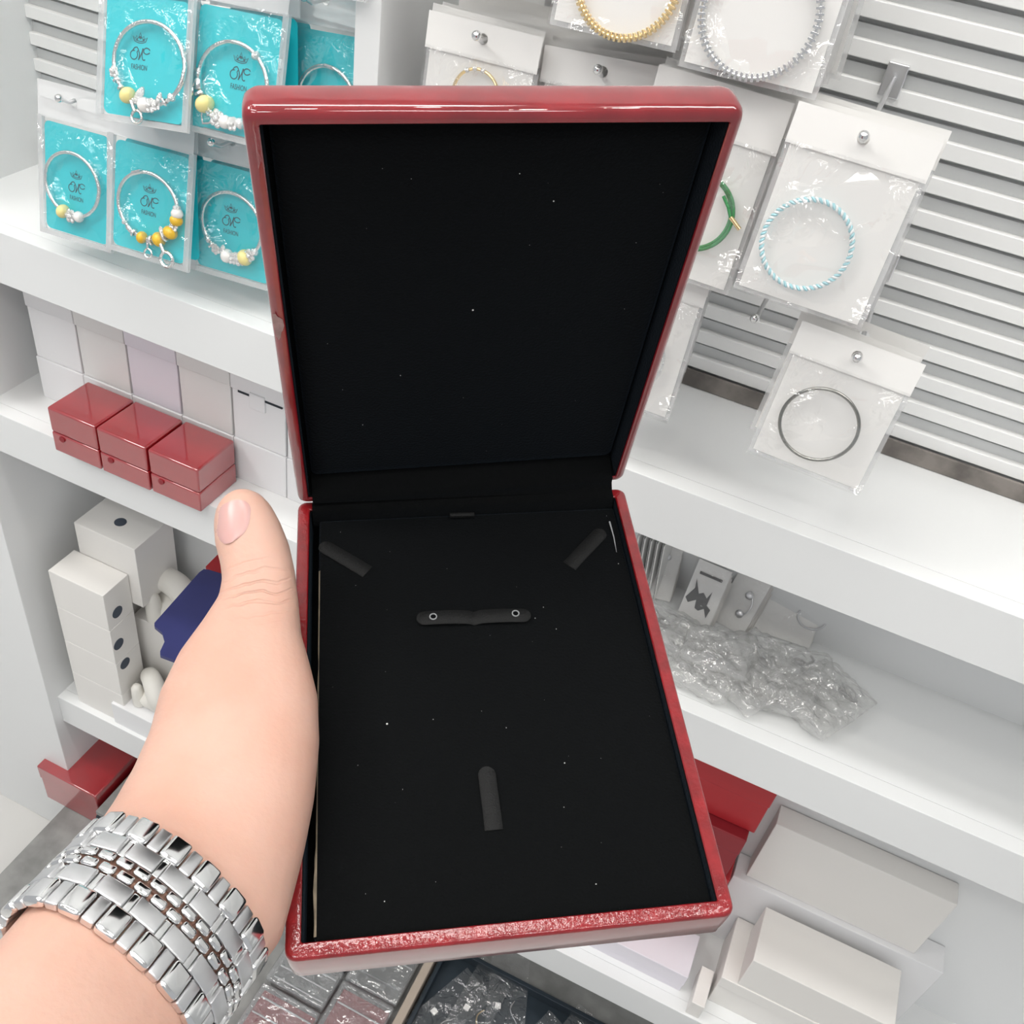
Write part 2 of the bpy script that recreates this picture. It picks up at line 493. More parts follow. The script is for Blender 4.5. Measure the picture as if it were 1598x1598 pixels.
crown_me = curve_strokes([
    [(-6, 0), (-3, -1), (0, -1.3), (3, -1), (6, 0)], [(-6, 0), (-8, 4), (-5, 2.2), (-4, 4.6), (-2, 2.6), (0, 7.4), (2, 2.6), (4, 4.6), (5, 2.2), (8, 4), (6, 0)],
    [(-5.2, 1), (-2.5, 0.4), (0, 0.2), (2.5, 0.4), (5.2, 1)], spiral(0, 3, 0.4, 1.3, 0, 540, 14), spiral(-3.4, 2, 0.3, 0.9, 0, 400, 10), spiral(3.4, 2, 0.3, 0.9, 0, 400, 10)], 0.33)
mono_me = curve_strokes([
    spiral(-5.6, -0.8, 3.1, 3.6, 75, 395, 20) + [(-1.8, 2.6)],
    arc_pts(-6.6, 2.4, -2.6, 4.9, 0.16, 6) + arc_pts(-2.6, 4.9, -1.0, -4.2, 0.16, 9)[1:],
    arc_pts(-1.0, -4.2, 3.0, 4.6, -0.05, 8),
    arc_pts(3.4, 4.4, 2.9, -3.2, -0.10, 8) + arc_pts(2.9, -3.2, 5.4, -3.4, -0.3, 5)[1:],
    spiral(6.6, 2.6, 2.6, 1.9, 20, 285, 14, 1.3) + [(8.6, 1.2), (9.6, 2.0)]], 0.42)
crown_mesh = bpy.data.meshes.new('crown_print'); crown_me.to_mesh(crown_mesh); crown_me.free()
mono_mesh = bpy.data.meshes.new('monogram_print'); mono_me.to_mesh(mono_mesh); mono_me.free()
fc = bpy.data.curves.new('lettering', 'FONT'); fc.body = 'FASHION'; fc.size = 5.2; fc.align_x = 'CENTER'; fc.extrude = 0.04; fc.space_character = 1.05
fo = bpy.data.objects.new('lettering_tmp', fc); COL.objects.link(fo)
bpy.context.view_layer.update()
word_mesh = bpy.data.meshes.new_from_object(fo.evaluated_get(bpy.context.evaluated_depsgraph_get()))
bpy.data.objects.remove(fo)
for me in (crown_mesh, mono_mesh, word_mesh): me.materials.clear(); me.materials.append(M['ink'])

def wavy_sheet(name, w0, w1, z0, z1, y, amp, m, parent, nx=10, nz=14, seed=0, edge=0.0):
    vs = []; fs = []
    for j in range(nz + 1):
        for i in range(nx + 1):
            x = w0 + (w1 - w0) * i / nx; z = z0 + (z1 - z0) * j / nz
            u = min(i, nx - i) / (nx / 2); v = min(j, nz - j) / (nz / 2)
            d = noise.noise(Vector((x * 60 + seed * 7.3, z * 60, seed))) * amp
            puff = edge * (min(1, u * 2.5) * min(1, v * 2.5))
            vs.append((x, y - puff + d * min(1, 2 * u + .2), z))
    for j in range(nz):
        for i in range(nx):
            a = j * (nx + 1) + i
            fs.append((a, a + 1, a + nx + 2, a + nx + 1))
    return from_py(name, vs, fs, m, parent, 180)

def pack_frame(top_c, ang, tilt, yaw=0.0):
    """origin at card's top centre; local x right, z up, -y to the viewer"""
    return Matrix.Translation(top_c) @ Matrix.Rotation(yaw, 4, 'Z') @ Matrix.Rotation(ang, 4, 'Y') @ Matrix.Rotation(tilt, 4, 'X')

def teal_pack(top_c, ang, tilt, label, yaw=0.0, w=0.070, h=0.088, logo=(0.0, -0.045), seed=0, header=0.028):
    mw = pack_frame(top_c, ang, tilt, yaw)
    t = thing('bracelet_pack', label, 'jewelry pack', mw=mw, group='turquoise bracelet packs')
    vs, fs = loft_rrect([(0, 0.0006, 0.005), (0, 0, 0.005)], -w / 2, w / 2, -h, 0)
    vs = [Vector((v.x, v.z, v.y)) for v in vs]
    c = from_py('card', vs, fs, M['teal'], t)
    lx, lz = logo
    for nm, me, dz, s in (('crown_print', crown_mesh, 0.0055, 0.00080), ('monogram_print', mono_mesh, -0.003, 0.00092)):
        o = link_mesh(nm, me, None, c); o.location = (lx, -0.0002, lz + dz); o.scale = (s, s, s)
    o = link_mesh('lettering_print', word_mesh, None, c); o.location = (lx, -0.0002, lz - 0.0135); o.scale = (0.00064, 0.00100, 0.00072); o.rotation_euler = (math.pi / 2, 0, 0)
    m_ = 0.0045
    wavy_sheet('film_front', -w / 2 - m_, w / 2 + m_, -h - 0.004, 0.004, -0.003, 0.0022, M['film'], t, seed=seed, edge=0.006)
    # milky heat-sealed rim
    bm = bmesh.new()
    for (a, b, c0, d) in ((-w / 2 - m_ - .001, -w / 2 - 0.0005, -h - .005, .004), (w / 2 + 0.0005, w / 2 + m_ + .001, -h - .005, .004), (-w / 2 - m_, w / 2 + m_, -h - .005, -h - 0.0008)):
        box_bm(a, b, -0.0022, 0.0012, c0, d, 0, bm=bm)
    from_bm('sealed_rim', bm, M['film_w'], t)
    # header strip with round hole
    hw = w / 2 + m_
    n = 16; vs = []; fs = []
    outer = []
    for i in range(n):
        a = 2 * math.pi * i / n
        ca, sa = math.cos(a), math.sin(a)
        kx = hw / max(abs(ca), 1e-6); kz = (header / 2) / max(abs(sa), 1e-6); kk = min(kx, kz)
        outer.append(Vector((ca * kk, -0.002, 0.003 + header / 2 + sa * kk)))
    inner = [Vector((0.0032 * math.cos(2 * math.pi * i / n), -0.002, 0.003 + header * 0.6 + 0.0032 * math.sin(2 * math.pi * i / n))) for i in range(n)]
    # square up the corners
    for s_x in (-1, 1):
        for s_z in (0, 1):
            tgt = Vector((s_x * hw, -0.002, 0.003 + s_z * header))
            best = min(outer, key=lambda v: (v - tgt).length); best[:] = tgt
    vs = outer + inner
    for i in range(n): fs.append((i, (i + 1) % n, n + (i + 1) % n, n + i))
    from_py('header_strip', vs, fs, M['film_h'], t)
    return t, mw

def charm_bracelet(mw, c, r, label, charms, gap=None, tuber=0.0017, seed=0, joint=None):
    """bangle with charms; charms: (angle deg, kind, size)"""
    t = thing('charm_bracelet', label, 'bracelet', mw=mw @ Matrix.Translation((c[0], -0.0045, c[1])), group='silver charm bracelets')
    rnd = random.Random(seed)
    a0, a1 = (0, 360) if gap is None else gap
    n = 56
    pts = [(r * 1.08 * math.cos(math.radians(a0 + (a1 - a0) * i / n)), -0.0006 * (i / n), r * 0.98 * math.sin(math.radians(a0 + (a1 - a0) * i / n))) for i in range(n + (0 if gap is None else 1))]
    tube('bangle', pts, tuber, M['silver'], t, 8, closed=gap is None)
    for a, kind, s in charms:
        ca, sa = math.cos(math.radians(a)), math.sin(math.radians(a))
        if kind not in ('drop', 'cap', 'heart'): s *= 1.2
        p = Vector((r * 1.08 * ca, -0.001, r * 0.98 * sa)); tang = Vector((-sa, 0, ca)); rad = Vector((ca, 0, sa))
        rot = Matrix((tang, Vector((0, 1, 0)), tang.cross(Vector((0, 1, 0))))).transposed().to_4x4()
        mwl = Matrix.Translation(p) @ rot
        if kind in ('yellow', 'pale'):
            o = ball('glass_bead', (0, 0, 0), s, M['yellow' if kind == 'yellow' else 'yellow_p'], t, 3, (0.82, 1, 1), mw=mwl); tag(o, 'yellow bead', None)
        elif kind == 'pearl':
            o = ball('pearl_bead', (0, 0, 0), s, M['pearl'], t, 2, (0.9, 1, 1), mw=mwl)
        elif kind == 'clear':
            o = ball('crystal_bead', (0, 0, 0), s, M['crystal'], t, 2, (0.8, 1, 1), mw=mwl)
        elif kind == 'ring':      # spacer
            pts = [(0, s * math.cos(2 * math.pi * i / 12), s * math.sin(2 * math.pi * i / 12)) for i in range(12)]
            tube('spacer_ring', pts, s * 0.42, M['silver'], t, 6, True, mw=mwl)
        elif kind == 'barrel':
            tube('barrel_bead', [(-s, 0, 0), (-s * .7, 0, 0), (s * .7, 0, 0), (s, 0, 0)], [s * .5, s * .75, s * .75, s * .5], M['silver'], t, 10, mw=mwl)
        elif kind == 'flower':
            bm = bmesh.new()
            for q in range(6):
                aa = q * math.pi / 3
                ball_bm(Vector((s * .62 * math.cos(aa), -s * .25, s * .62 * math.sin(aa))), s * .42, 2, (1, .6, 1), bm)
            ball_bm(Vector((0, -s * .5, 0)), s * .36, 2, (1, 1, 1), bm)
            from_bm('flower_charm', bm, M['crystal'], t, 180, mw=mwl)
        elif kind == 'heart':
            pts = []
            for i in range(22):
                q = 2 * math.pi * i / 22
                pts.append((s * 1.0 * math.sin(q) ** 3, 0, s * (0.81 * math.cos(q) - .31 * math.cos(2 * q) - .12 * math.cos(3 * q))))
            o = tube('heart_charm', pts, s * 0.16, M['silver'], t, 6, True)
            o.location = p + rad * (s * 0.9) + Vector((0, -0.002, 0)); o.rotation_euler = (0, rnd.uniform(-.6, .6), 0)
        elif kind == 'drop':      # hanging loop with a stem
            bm = bmesh.new()
            vs, fs = tube_data([(0, 0, 0), (0, 0, -s * .8)], s * .14, 6)
            vv = [bm.verts.new(v) for v in vs]
            for f in fs: bm.faces.new([vv[i] for i in f])
            vs, fs = tube_data([(s * .45 * math.cos(2 * math.pi * i / 14), 0, -s * 1.2 + s * .45 * math.sin(2 * math.pi * i / 14)) for i in range(14)], s * .12, 6, True)
            vv = [bm.verts.new(v) for v in vs]
            for f in fs: bm.faces.new([vv[i] for i in f])
            o = from_bm('ring_charm', bm, M['silver'], t, 60); o.location = p + Vector((0, -0.002, -0.001)); o.rotation_euler = (0, rnd.uniform(-.7, .7), 0)
        elif kind == 'leaf':
            o = ball('leaf_charm', (0, 0, 0), s, M['crystal'], t, 2, (.45, .3, 1.0)); o.location = p + rad * s * -0.7 + Vector((0, -0.002, 0)); o.rotation_euler = (0, rnd.uniform(-.8, .8), 0)
        elif kind == 'cap':
            tube('end_cap', [(-s, 0, 0), (s, 0, 0)], s * 0.5, M['steel'], t, 10, mw=mwl)
    return t

TILT = math.radians(-14)   # bottoms pushed forward by the packs behind
def tc(x, y, Y): return at(x, y, Y=Y)
def mid(a, b): return (a + b) / 2

# 1 top left
A0 = math.radians
top1 = Vector((-0.5226, 0.600, -0.2025))
t1, mw1 = teal_pack(top1, A0(-7.2), A0(-21.6), 'turquoise bracelet pack at the top left with pale yellow bead bracelet', yaw=A0(1.8), w=0.0714, h=0.0815, logo=(-0.005, -0.035), seed=1)
def local_of(mw, x, y, off=-0.0045):
    """card-plane coordinates of a photo point"""
    inv = mw.inverted(); o = inv @ Vector((0, 0, 0)); d = (inv.to_3x3() @ ray(x, y))
    s = (off - o.y) / d.y
    p = o + d * s
    return (p.x, p.z)
c1 = local_of(mw1, 233, 100)
charm_bracelet(mw1, c1, 0.0285, 'silver charm bracelet with pale yellow and pearl beads, top left pack',
    [(198, 'flower', .0036), (210, 'ring', .0022), (222, 'ring', .0020), (236, 'pale', .0052), (250, 'barrel', .0026), (246, 'drop', .010), (258, 'leaf', .0062), (266, 'pearl', .0046),
     (277, 'flower', .0046), (287, 'flower', .0036), (296, 'leaf', .0040), (302, 'ring', .0022), (314, 'clear', .0028), (328, 'cap', .0028), (20, 'cap', .0026)], seed=1)
# inner overlapping end of bangle 1
# 2
top2 = Vector((-0.4501, 0.610, -0.1969))
t2, mw2 = teal_pack(top2, A0(-4.2), A0(-17.4), 'turquoise bracelet pack beside the box corner, second from the left on top', yaw=A0(-1.4), w=0.0711, h=0.0815, logo=(0.003, -0.0375), seed=2)
c2 = local_of(mw2, 363, 130)
charm_bracelet(mw2, c2, 0.0275, 'silver charm bracelet with heart loop and pale bead, half behind the box corner',
    [(100, 'cap', .0028), (52, 'clear', .0030), (176, 'barrel', .0026), (186, 'drop', .008), (192, 'barrel', .0034), (206, 'ring', .0026), (222, 'pale', .0060), (238, 'heart', .0052),
     (252, 'flower', .0056), (264, 'pearl', .0042), (278, 'flower', .0044), (290, 'clear', .0036)], seed=2)
# 3
top3 = Vector((-0.3930, 0.630, -0.2005))
t3, mw3 = teal_pack(top3, A0(-7), A0(-9), 'turquoise bracelet pack with a metal hook, next to the white partition', yaw=A0(-8), w=0.066, h=0.08, logo=(0.0, -0.05), seed=3)
c3 = local_of(mw3, 510, 160)
charm_bracelet(mw3, c3, 0.0245, 'silver bangle whose top just shows above the red lid', [(86, 'cap', .0034), (70, 'cap', .0022), (250, 'pale', .005), (270, 'flower', .005)], seed=3)
# 4
top4 = Vector((-0.5321, 0.600, -0.3134))
t4, mw4 = teal_pack(top4, A0(-2.6), A0(-15.6), 'turquoise bracelet pack with bright yellow beads, lower left', yaw=A0(1.4), w=0.0704, h=0.0836, logo=(-0.001, -0.039), seed=4)
c4 = local_of(mw4, 231, 322)
charm_bracelet(mw4, c4, 0.0265, 'silver charm bracelet with four bright yellow beads, lower left pack',
    [(112, 'cap', .0045), (124, 'cap', .0026), (12, 'clear', .0028), (2, 'pearl', .0042), (350, 'yellow', .0044), (338, 'flower', .0036), (324, 'yellow', .0050), (310, 'ring', .0026), (312, 'leaf', .0044),
     (300, 'drop', .013), (296, 'yellow', .0050), (282, 'ring', .0028), (276, 'drop', .008), (262, 'yellow', .0042), (246, 'ring', .0024), (236, 'barrel', .0028), (222, 'clear', .0022)], seed=4)
# 5
top5 = Vector((-0.4707, 0.620, -0.3174))
t5, mw5 = teal_pack(top5, A0(-3.4), A0(-9.8), 'turquoise bracelet pack partly hidden by the left edge of the lid', yaw=A0(0.9), w=0.0709, h=0.0865, logo=(-0.002, -0.040), seed=5)
c5 = local_of(mw5, 362, 352)
charm_bracelet(mw5, c5, 0.0265, 'silver charm bracelet with crystal flowers beside the left lid edge',
    [(218, 'barrel', .0026), (230, 'ring', .0024), (240, 'flower', .0038), (254, 'leaf', .0044), (262, 'pearl', .0050), (274, 'flower', .0046), (288, 'flower', .0052), (298, 'pale', .0056), (310, 'flower', .0046), (322, 'clear', .003)], seed=5)
# slivers: pack above number 3, pack left of number 4
top6 = mid(tc(455, -160, .612), tc(562, -135, .612)) + Vector((0, 0, .044))
t6, mw6 = teal_pack(top6, A0(-4), TILT, 'turquoise bracelet pack cut by the top edge beside the partition', w=0.066, h=0.088, seed=6)
charm_bracelet(mw6, (0, -.045), 0.026, 'silver bangle in the pack cut by the top edge', [(270, 'flower', .005), (255, 'pale', .005)], seed=6)
top7 = mid(tc(70, 185, .606), tc(168, 215, .606))
t7, mw7 = teal_pack(top7, A0(-3), TILT, 'turquoise bracelet pack at the far left behind the yellow-bead pack', w=0.066, h=0.088, seed=7)
charm_bracelet(mw7, (0, -.045), 0.026, 'silver charm bracelet in the far left lower pack', [(270, 'flower', .005), (250, 'pale', .005), (285, 'pearl', .004)], seed=7)
# packs queued behind on the same hooks (their edges show in the gaps)
for (tp, an, lab, g) in ((top1, -7, 'turquoise card queued behind the top left pack', 1), (top2, -5, 'turquoise card queued behind the second top pack', 2), (top4, -3, 'turquoise card queued behind the yellow-bead pack', 3),
                         (top5, -4, 'turquoise card queued behind the pack at the lid edge', 4)):
    for q in range(2):
        mw = pack_frame(tp + Vector((0.003 * (q + 1) * (-1) ** g, 0.012 * (q + 1), -0.002 * (q + 1))), A0(an + 2 * (q - .5)), TILT * .6)
        t = thing('bracelet_pack', lab, 'jewelry pack', mw=mw, group=lab)
        vs, fs = loft_rrect([(0, 0.0006, 0.005), (0, 0, 0.005)], -.035, .035, -.086, 0)
        from_py('card', [Vector((v.x, v.z, v.y)) for v in vs], fs, M['teal'], t)
        box('header_strip', -.038, .038, -.0015, -.0005, .001, .028, M['film_h'], t, bev=0)

def hook_for(mw, header, label, ytip, fx=None):
    p = mw @ Vector((0, -0.002, 0.003 + header * .6))
    hook(p.x, p.z, ytip, label)
hook_for(mw1, .028, 'metal hook holding the top left turquoise pack', .585)
hook_for(mw2, .028, 'metal hook holding the second top turquoise pack', .592)
hook_for(mw3, .028, 'metal hook with shiny tip next to the partition', .604)
hook_for(mw4, .028, 'metal hook holding the yellow-bead pack', .588)
hook_for(mw5, .028, 'metal hook holding the pack at the lid edge', .596)
hook_for(mw6, .028, 'metal hook holding the pack cut by the top edge', .600)
hook_for(mw7, .028, 'metal hook holding the far left lower pack', .594)

# ================================================================== WHITE PACKS ON THE RIGHT
def white_pack(tl, w, h, ang, tilt, label, seed, group='white jewelry packs on hooks', header=0.022, rich=True):
    """tl: top-centre of the pack"""
    mw = pack_frame(tl, ang, tilt)
    t = thing('jewelry_pack', label, 'jewelry pack', mw=mw, group=group)
    box('card', -w / 2 + .003, w / 2 - .003, -0.0004, 0.0004, -h + .003, -header, M['paper'], t, bev=0)
    # header flap with hole
    n = 16; hw = w / 2
    outer = []
    for i in range(n):
        a = 2 * math.pi * i / n; ca, sa = math.cos(a), math.sin(a)
        kk = min(hw / max(abs(ca), 1e-6), (header / 2) / max(abs(sa), 1e-6))
        outer.append(Vector((ca * kk, -0.0022, -header / 2 + sa * kk)))
    for sx in (-1, 1):
        for sz in (-1, 1):
            tgt = Vector((sx * hw, -0.0022, -header / 2 + sz * header / 2))
            b = min(outer, key=lambda v: (v - tgt).length); b[:] = tgt
    inner = [Vector((0.0034 * math.cos(2 * math.pi * i / n), -0.0022, -header * .42 + 0.0034 * math.sin(2 * math.pi * i / n))) for i in range(n)]
    from_py('header_flap', outer + inner, [(i, (i + 1) % n, n + (i + 1) % n, n + i) for i in range(n)], M['paper'], t)
    if rich:
        wavy_sheet('film_front', -w / 2, w / 2, -h, -header + .002, -0.003, 0.002, M['film'], t, seed=seed, edge=0.004)
    wavy_sheet('film_back', -w / 2, w / 2, -h, -header, 0.0012, 0.001, M['film_w'], t, seed=seed + 20)
    return t, mw

def stack(tl, w, h, ang, tilt, n, label_back, seed, dy=0.0075, header=0.022, dz=0.0):
    for q in range(1, n):
        rnd = random.Random(seed * 31 + q)
        p = tl + Vector((rnd.uniform(-.003, .003), dy * q, dz * q + rnd.uniform(-.002, .002)))
        white_pack(p, w, h, ang + rnd.uniform(-.03, .03), tilt * (1 - q / n), label_back, seed + q, group=label_back, header=header, rich=False)

def ridged_bangle(mw, c, r, m, label, ridges=64, thick=0.0018, gname='bangles'):
    t = thing('ridged_bangle', label, 'bracelet', mw=mw @ Matrix.Translation((c[0], -0.0045, c[1])), group=gname)
    n = 64
    tube('band', [(r * math.cos(2 * math.pi * i / n), 0, r * math.sin(2 * math.pi * i / n)) for i in range(n)], thick * .72, m, t, 6, True)
    me = None
    for i in range(ridges):
        a = 2 * math.pi * i / ridges
        mwl = Matrix.Translation((r * math.cos(a), 0, r * math.sin(a))) @ Matrix.Rotation(-a, 4, 'Y')
        if me is None:
            o = box('bar_link', -thick * 1.25, thick * 1.25, -thick, thick, -thick * .42, thick * .42, m, t, bev=0.0002, seg=1, mw=mwl); me = o.data
        else:
            link_mesh('bar_link', me, None, t, mw=mwl)
    return t

TW = math.radians(-9)
# first stack right of the partition
p = Vector((-.267, .618, -.1640)); a = A0(-1.5)
_, mwW1 = white_pack(p, .081, .125, a, TW, 'white jewelry pack next to the partition, front of its hook', 11)
stack(p, .081, .125, a, TW, 9, 'white pack queued behind the front one next to the partition', 12, dy=.0105, dz=.0)
hook_for(mwW1, -.0245, 'metal hook holding the white packs next to the partition', .603)
# small pendant seen at the foot of the first pack
cW1 = local_of(mwW1, 742, 150)
t = thing('charm_bracelet', 'thin gold bangle in the white pack next to the partition', 'bracelet', mw=mwW1 @ Matrix.Translation((cW1[0], -.0045, cW1[1])))
tube('bangle', [(.0165 * math.cos(2 * math.pi * i / 40), 0, .0165 * math.sin(2 * math.pi * i / 40)) for i in range(40)], .0011, M['gold'], t, 6, True)
for a_ in (80, 100, 120): ball('crystal', (.0165 * math.cos(A0(a_)), -.001, .0165 * math.sin(A0(a_))), .0019, M['crystal'], t, 1)
# second stack
p = Vector((-.187, .628, -.1665)); a = A0(-4)
_, mwW2 = white_pack(p, .083, .12, a, TW, 'white jewelry pack just above the middle of the red lid', 21)
stack(p, .083, .12, a, TW, 9, 'white pack queued behind the one above the middle of the lid', 22, dy=.0105)
hook_for(mwW2, -.0245, 'metal hook holding the packs above the middle of the lid', .612)
# gold pack
p = Vector((-.1765, .606, -.030)); a = A0(-2)
_, mwG = white_pack(p, .078, .117, a, TW * 1.4, 'white pack with a gold ridged bangle at the top edge', 31)
stack(p, .078, .117, a, TW, 7, 'white pack queued behind the gold bangle pack', 32, dy=.011)
ridged_bangle(mwG, local_of(mwG, 980, -32), .0295, M['gold'], 'gold ridged bangle at the top edge')
# plain pack left of it
p = Vector((-.262, .614, -.030)); a = A0(0)
white_pack(p, .078, .107, a, TW, 'white pack cut by the top edge above the partition pack', 36)
# silver pack
p = Vector((-.092, .606, -.033)); a = A0(-1)
_, mwS = white_pack(p, .080, .118, a, TW * 1.4, 'white pack with a silver ridged bangle at the top right', 41)
stack(p, .080, .118, a, TW, 7, 'white pack queued behind the silver bangle pack', 42, dy=.011)
ridged_bangle(mwS, local_of(mwS, 1186, 22), .0315, M['steel'], 'silver ridged bangle at the top right')
# green cord pack
p = Vector((-.1035, .600, -.156)); a = A0(1)
_, mwC = white_pack(p, .083, .118, a, TW, 'white pack with a green cord bracelet right of the lid', 51, header=.03)
stack(p, .083, .118, a, TW, 6, 'white pack queued behind the green cord pack', 52, dy=.011, header=.03)
gc = local_of(mwC, 1085, 330)
t = thing('cord_bracelet', 'green cord bracelet with gold end tips right of the lid', 'bracelet', mw=mwC @ Matrix.Translation((gc[0], -.0045, gc[1])))
for k_ in range(2):
    r_ = .022 + .0018 * k_
    tube('cord', [(r_ * math.cos(2 * math.pi * i / 48), -.0008 * k_, (r_ - .0006 * k_) * math.sin(2 * math.pi * i / 48)) for i in range(48)], .0011, M['green'], t, 7, True)
e0 = Vector(local_of(mwC, 1141, 338)) - Vector(gc); e1 = Vector(local_of(mwC, 1155, 357)) - Vector(gc); e2 = Vector(local_of(mwC, 1130, 305)) - Vector(gc)
tube('cord_tail', [(e2.x, -.002, e2.y), ((e0.x + e2.x) / 2 + .001, -.0025, (e0.y + e2.y) / 2), (e0.x, -.002, e0.y)], .0011, M['green'], t, 7)
tube('end_tip', [(e0.x, -.002, e0.y), (e1.x, -.002, e1.y)], .0014, M['gold'], t, 8)
# blue cord pack
p = Vector((-.018, .580, -.150)); a = A0(1)
_, mwB = white_pack(p, .080, .110, a, TW, 'white pack with a pale blue braided bangle at the right', 61)
stack(p, .080, .110, a, TW, 4, 'white pack queued behind the blue bangle pack', 62, dy=.011)
bc = local_of(mwB, 1258, 382)
t = thing('braided_bangle', 'pale blue and white braided bangle at the right', 'bracelet', mw=mwB @ Matrix.Translation((bc[0], -.0045, bc[1])))
for ph in (0, 1):
    pts = []
    for i in range(240):
        th = 2 * math.pi * i / 240; rr = .0255 + .0009 * math.cos(40 * th + ph * math.pi)
        pts.append((rr * math.cos(th), .0009 * math.sin(40 * th + ph * math.pi), rr * math.sin(th)))
    tube('strand', pts, .00085, M['bluecord'] if ph else M['whitecord'], t, 5, True)
hook_for(mwB, -.0245, 'metal hook holding the blue bangle packs', .566)
hook_for(mwC, -.03, 'metal hook holding the green cord packs', .586)
hook_for(mwS, -.0245, 'metal hook holding the silver bangle packs', .590)
hook_for(mwG, -.0245, 'metal hook holding the gold bangle packs', .590)
# stack seen edge-on beside the right lid edge
for q in range(5):
    p = Vector((-.118 - .001 * q, .600 + .012 * q, -.272 + .003 * q)) + Vector((0.0, 0, 0))
    lab = 'white pack with a crumpled film hanging beside the right lid edge' if q == 0 else 'white pack in the edge-on row beside the right lid edge'
    _, mwE = white_pack(p, .080, .112 - .004 * q, A0(0), A0(-5), lab, 70 + q, group='edge-on packs beside the lid', rich=(q < 2))
    if q == 0:
        mwE0 = mwE
t = thing('cord_bracelet', 'thin silver bangle in the edge-on pack beside the lid', 'bracelet', mw=mwE0 @ Matrix.Translation((-.002, -.0045, -.07)))
tube('bangle', [(.027 * math.cos(2 * math.pi * i / 48), 0, .027 * math.sin(2 * math.pi * i / 48)) for i in range(48)], .0013, M['silver'], t, 6, True)
hook_for(mwE0, -.0245, 'metal hook holding the edge-on packs', .586)
# bare hook
ph = at(1178, 497, Y=.600)
hook(ph.x, ph.z - .0065, .600, 'bare metal hook in front of the empty slat wall')
# lower right pack with silver bangle
p = Vector((.025, .578, -.272)); a = A0(2)
_, mwR = white_pack(p, .078, .096, a, TW, 'white pack with a thin dark silver bangle at the lower right', 81)
stack(p, .078, .09, a, TW, 3, 'white pack queued behind the thin bangle pack', 82, dy=.014)
t = thing('thin_bangle', 'thin dark silver bangle over the lower right edge', 'bracelet', mw=mwR @ Matrix.Translation((local_of(mwR, 1278, 662)[0], -.0055, local_of(mwR, 1278, 662)[1])))
tube('bangle', [(.0245 * math.cos(2 * math.pi * i / 56), 0, .0245 * math.sin(2 * math.pi * i / 56)) for i in range(56)], .0012, mat('dark_silver', (.33, .33, .31), .25, 1.0), t, 7, True)
hook_for(mwR, -.0245, 'metal hook holding the thin bangle packs', .564)

# ================================================================== SHELF B, LEFT: cartons and red boxes
def carton(name, x0, x1, y0, y1, z0, z1, m, label, cat='box', lid=None, group=None, tab=False, bev=0.0009):
    t = thing(name, label, cat, ((x0 + x1) / 2, (y0 + y1) / 2, z0), group)
    w = (x1 - x0) / 2; d = (y1 - y0) / 2; h = z1 - z0
    if lid:
        box('body', -w + .0007, w - .0007, -d + .0007, d - .0007, 0, h - lid + .004, m, t, bev=bev)
        box('lid', -w, w, -d - .0008, d, h - lid, h, m, t, bev=bev)
    else:
        box('body', -w, w, -d, d, 0, h, m, t, bev=bev)
    if tab:
        box('tuck_flap', -w * .28, w * .28, -d - .0022, -d + .002, h - .058, h - .040, m, t, bev=.0006)
        box('open_slot', -w * .72, w * .9, -d - .0011, -d + .003, h - .0455, h - .0432, M['dark'], t, bev=0)
    return t
zrow = -0.6085
xs = [-.7535, -.6905, -.6275, -.5645, -.5015, -.4385, -.3755]
tones = ['paper_w', 'paper_g', 'paper_l', 'paper_g', 'paper_w', 'paper_w']
labs_u = ['white carton at the very left of the upper carton row', 'warm white carton in the upper row above the leftmost red box', 'lavender white carton in the upper row above the first red box',
          'warm white carton in the upper row above the right red box', 'white carton with a torn tuck flap beside the lid', 'white carton in the upper row hidden behind the lid']
labs_l = ['white carton at the very left of the lower carton row', 'white carton behind the leftmost red box', 'white carton behind the middle red box', 'white carton behind the right red box',
          'white carton standing right of the red boxes', 'white carton in the lower row hidden behind the lid']
for i in range(6):
    x0 = xs[i]
    carton('carton', x0 + .0004, xs[i + 1] - .0004, .640, .712, zrow, -.505, M[tones[i]], labs_u[i], lid=.043 if i != 4 else .0435, group='upper row of white cartons', tab=(i == 4))
    carton('carton', x0 + .0004, xs[i + 1] - .0004, .6395, .712, ZB, zrow - .0004, M['paper_w'], labs_l[i], group='lower row of white cartons')

def ring_box(x0, x1, y0, y1, z0, z1, label):
    t = thing('ring_box', label, 'ring box', ((x0 + x1) / 2, (y0 + y1) / 2, z0), 'small red ring boxes')
    w = (x1 - x0) / 2; d = (y1 - y0) / 2; h = z1 - z0
    box('base', -w, w, -d, d, 0, h * .44, M['redbox'], t, bev=.0016, seg=3)
    box('lid', -w, w, -d, d, h * .455, h, M['redbox'], t, bev=.0022, seg=3)
    box('hinge_band', -w + .0012, w - .0012, -d + .0012, d - .0012, h * .40, h * .50, M['reddark'], t, bev=0)
    tube('push_button', [(-w * .55, -d - .0012, h * .36), (-w * .55, -d + .001, h * .36)], .0034, M['reddark'], t, 14)
    return t
ring_box(-.5545, -.4955, .5755, .634, ZB, -.6075, 'red lacquered ring box nearest the thumb')
ring_box(-.6155, -.5565, .5745, .632, ZB, -.6065, 'red lacquered ring box in the middle of the row')
ring_box(-.6765, -.6175, .5745, .632, ZB, -.6065, 'red lacquered ring box at the left end of the row')

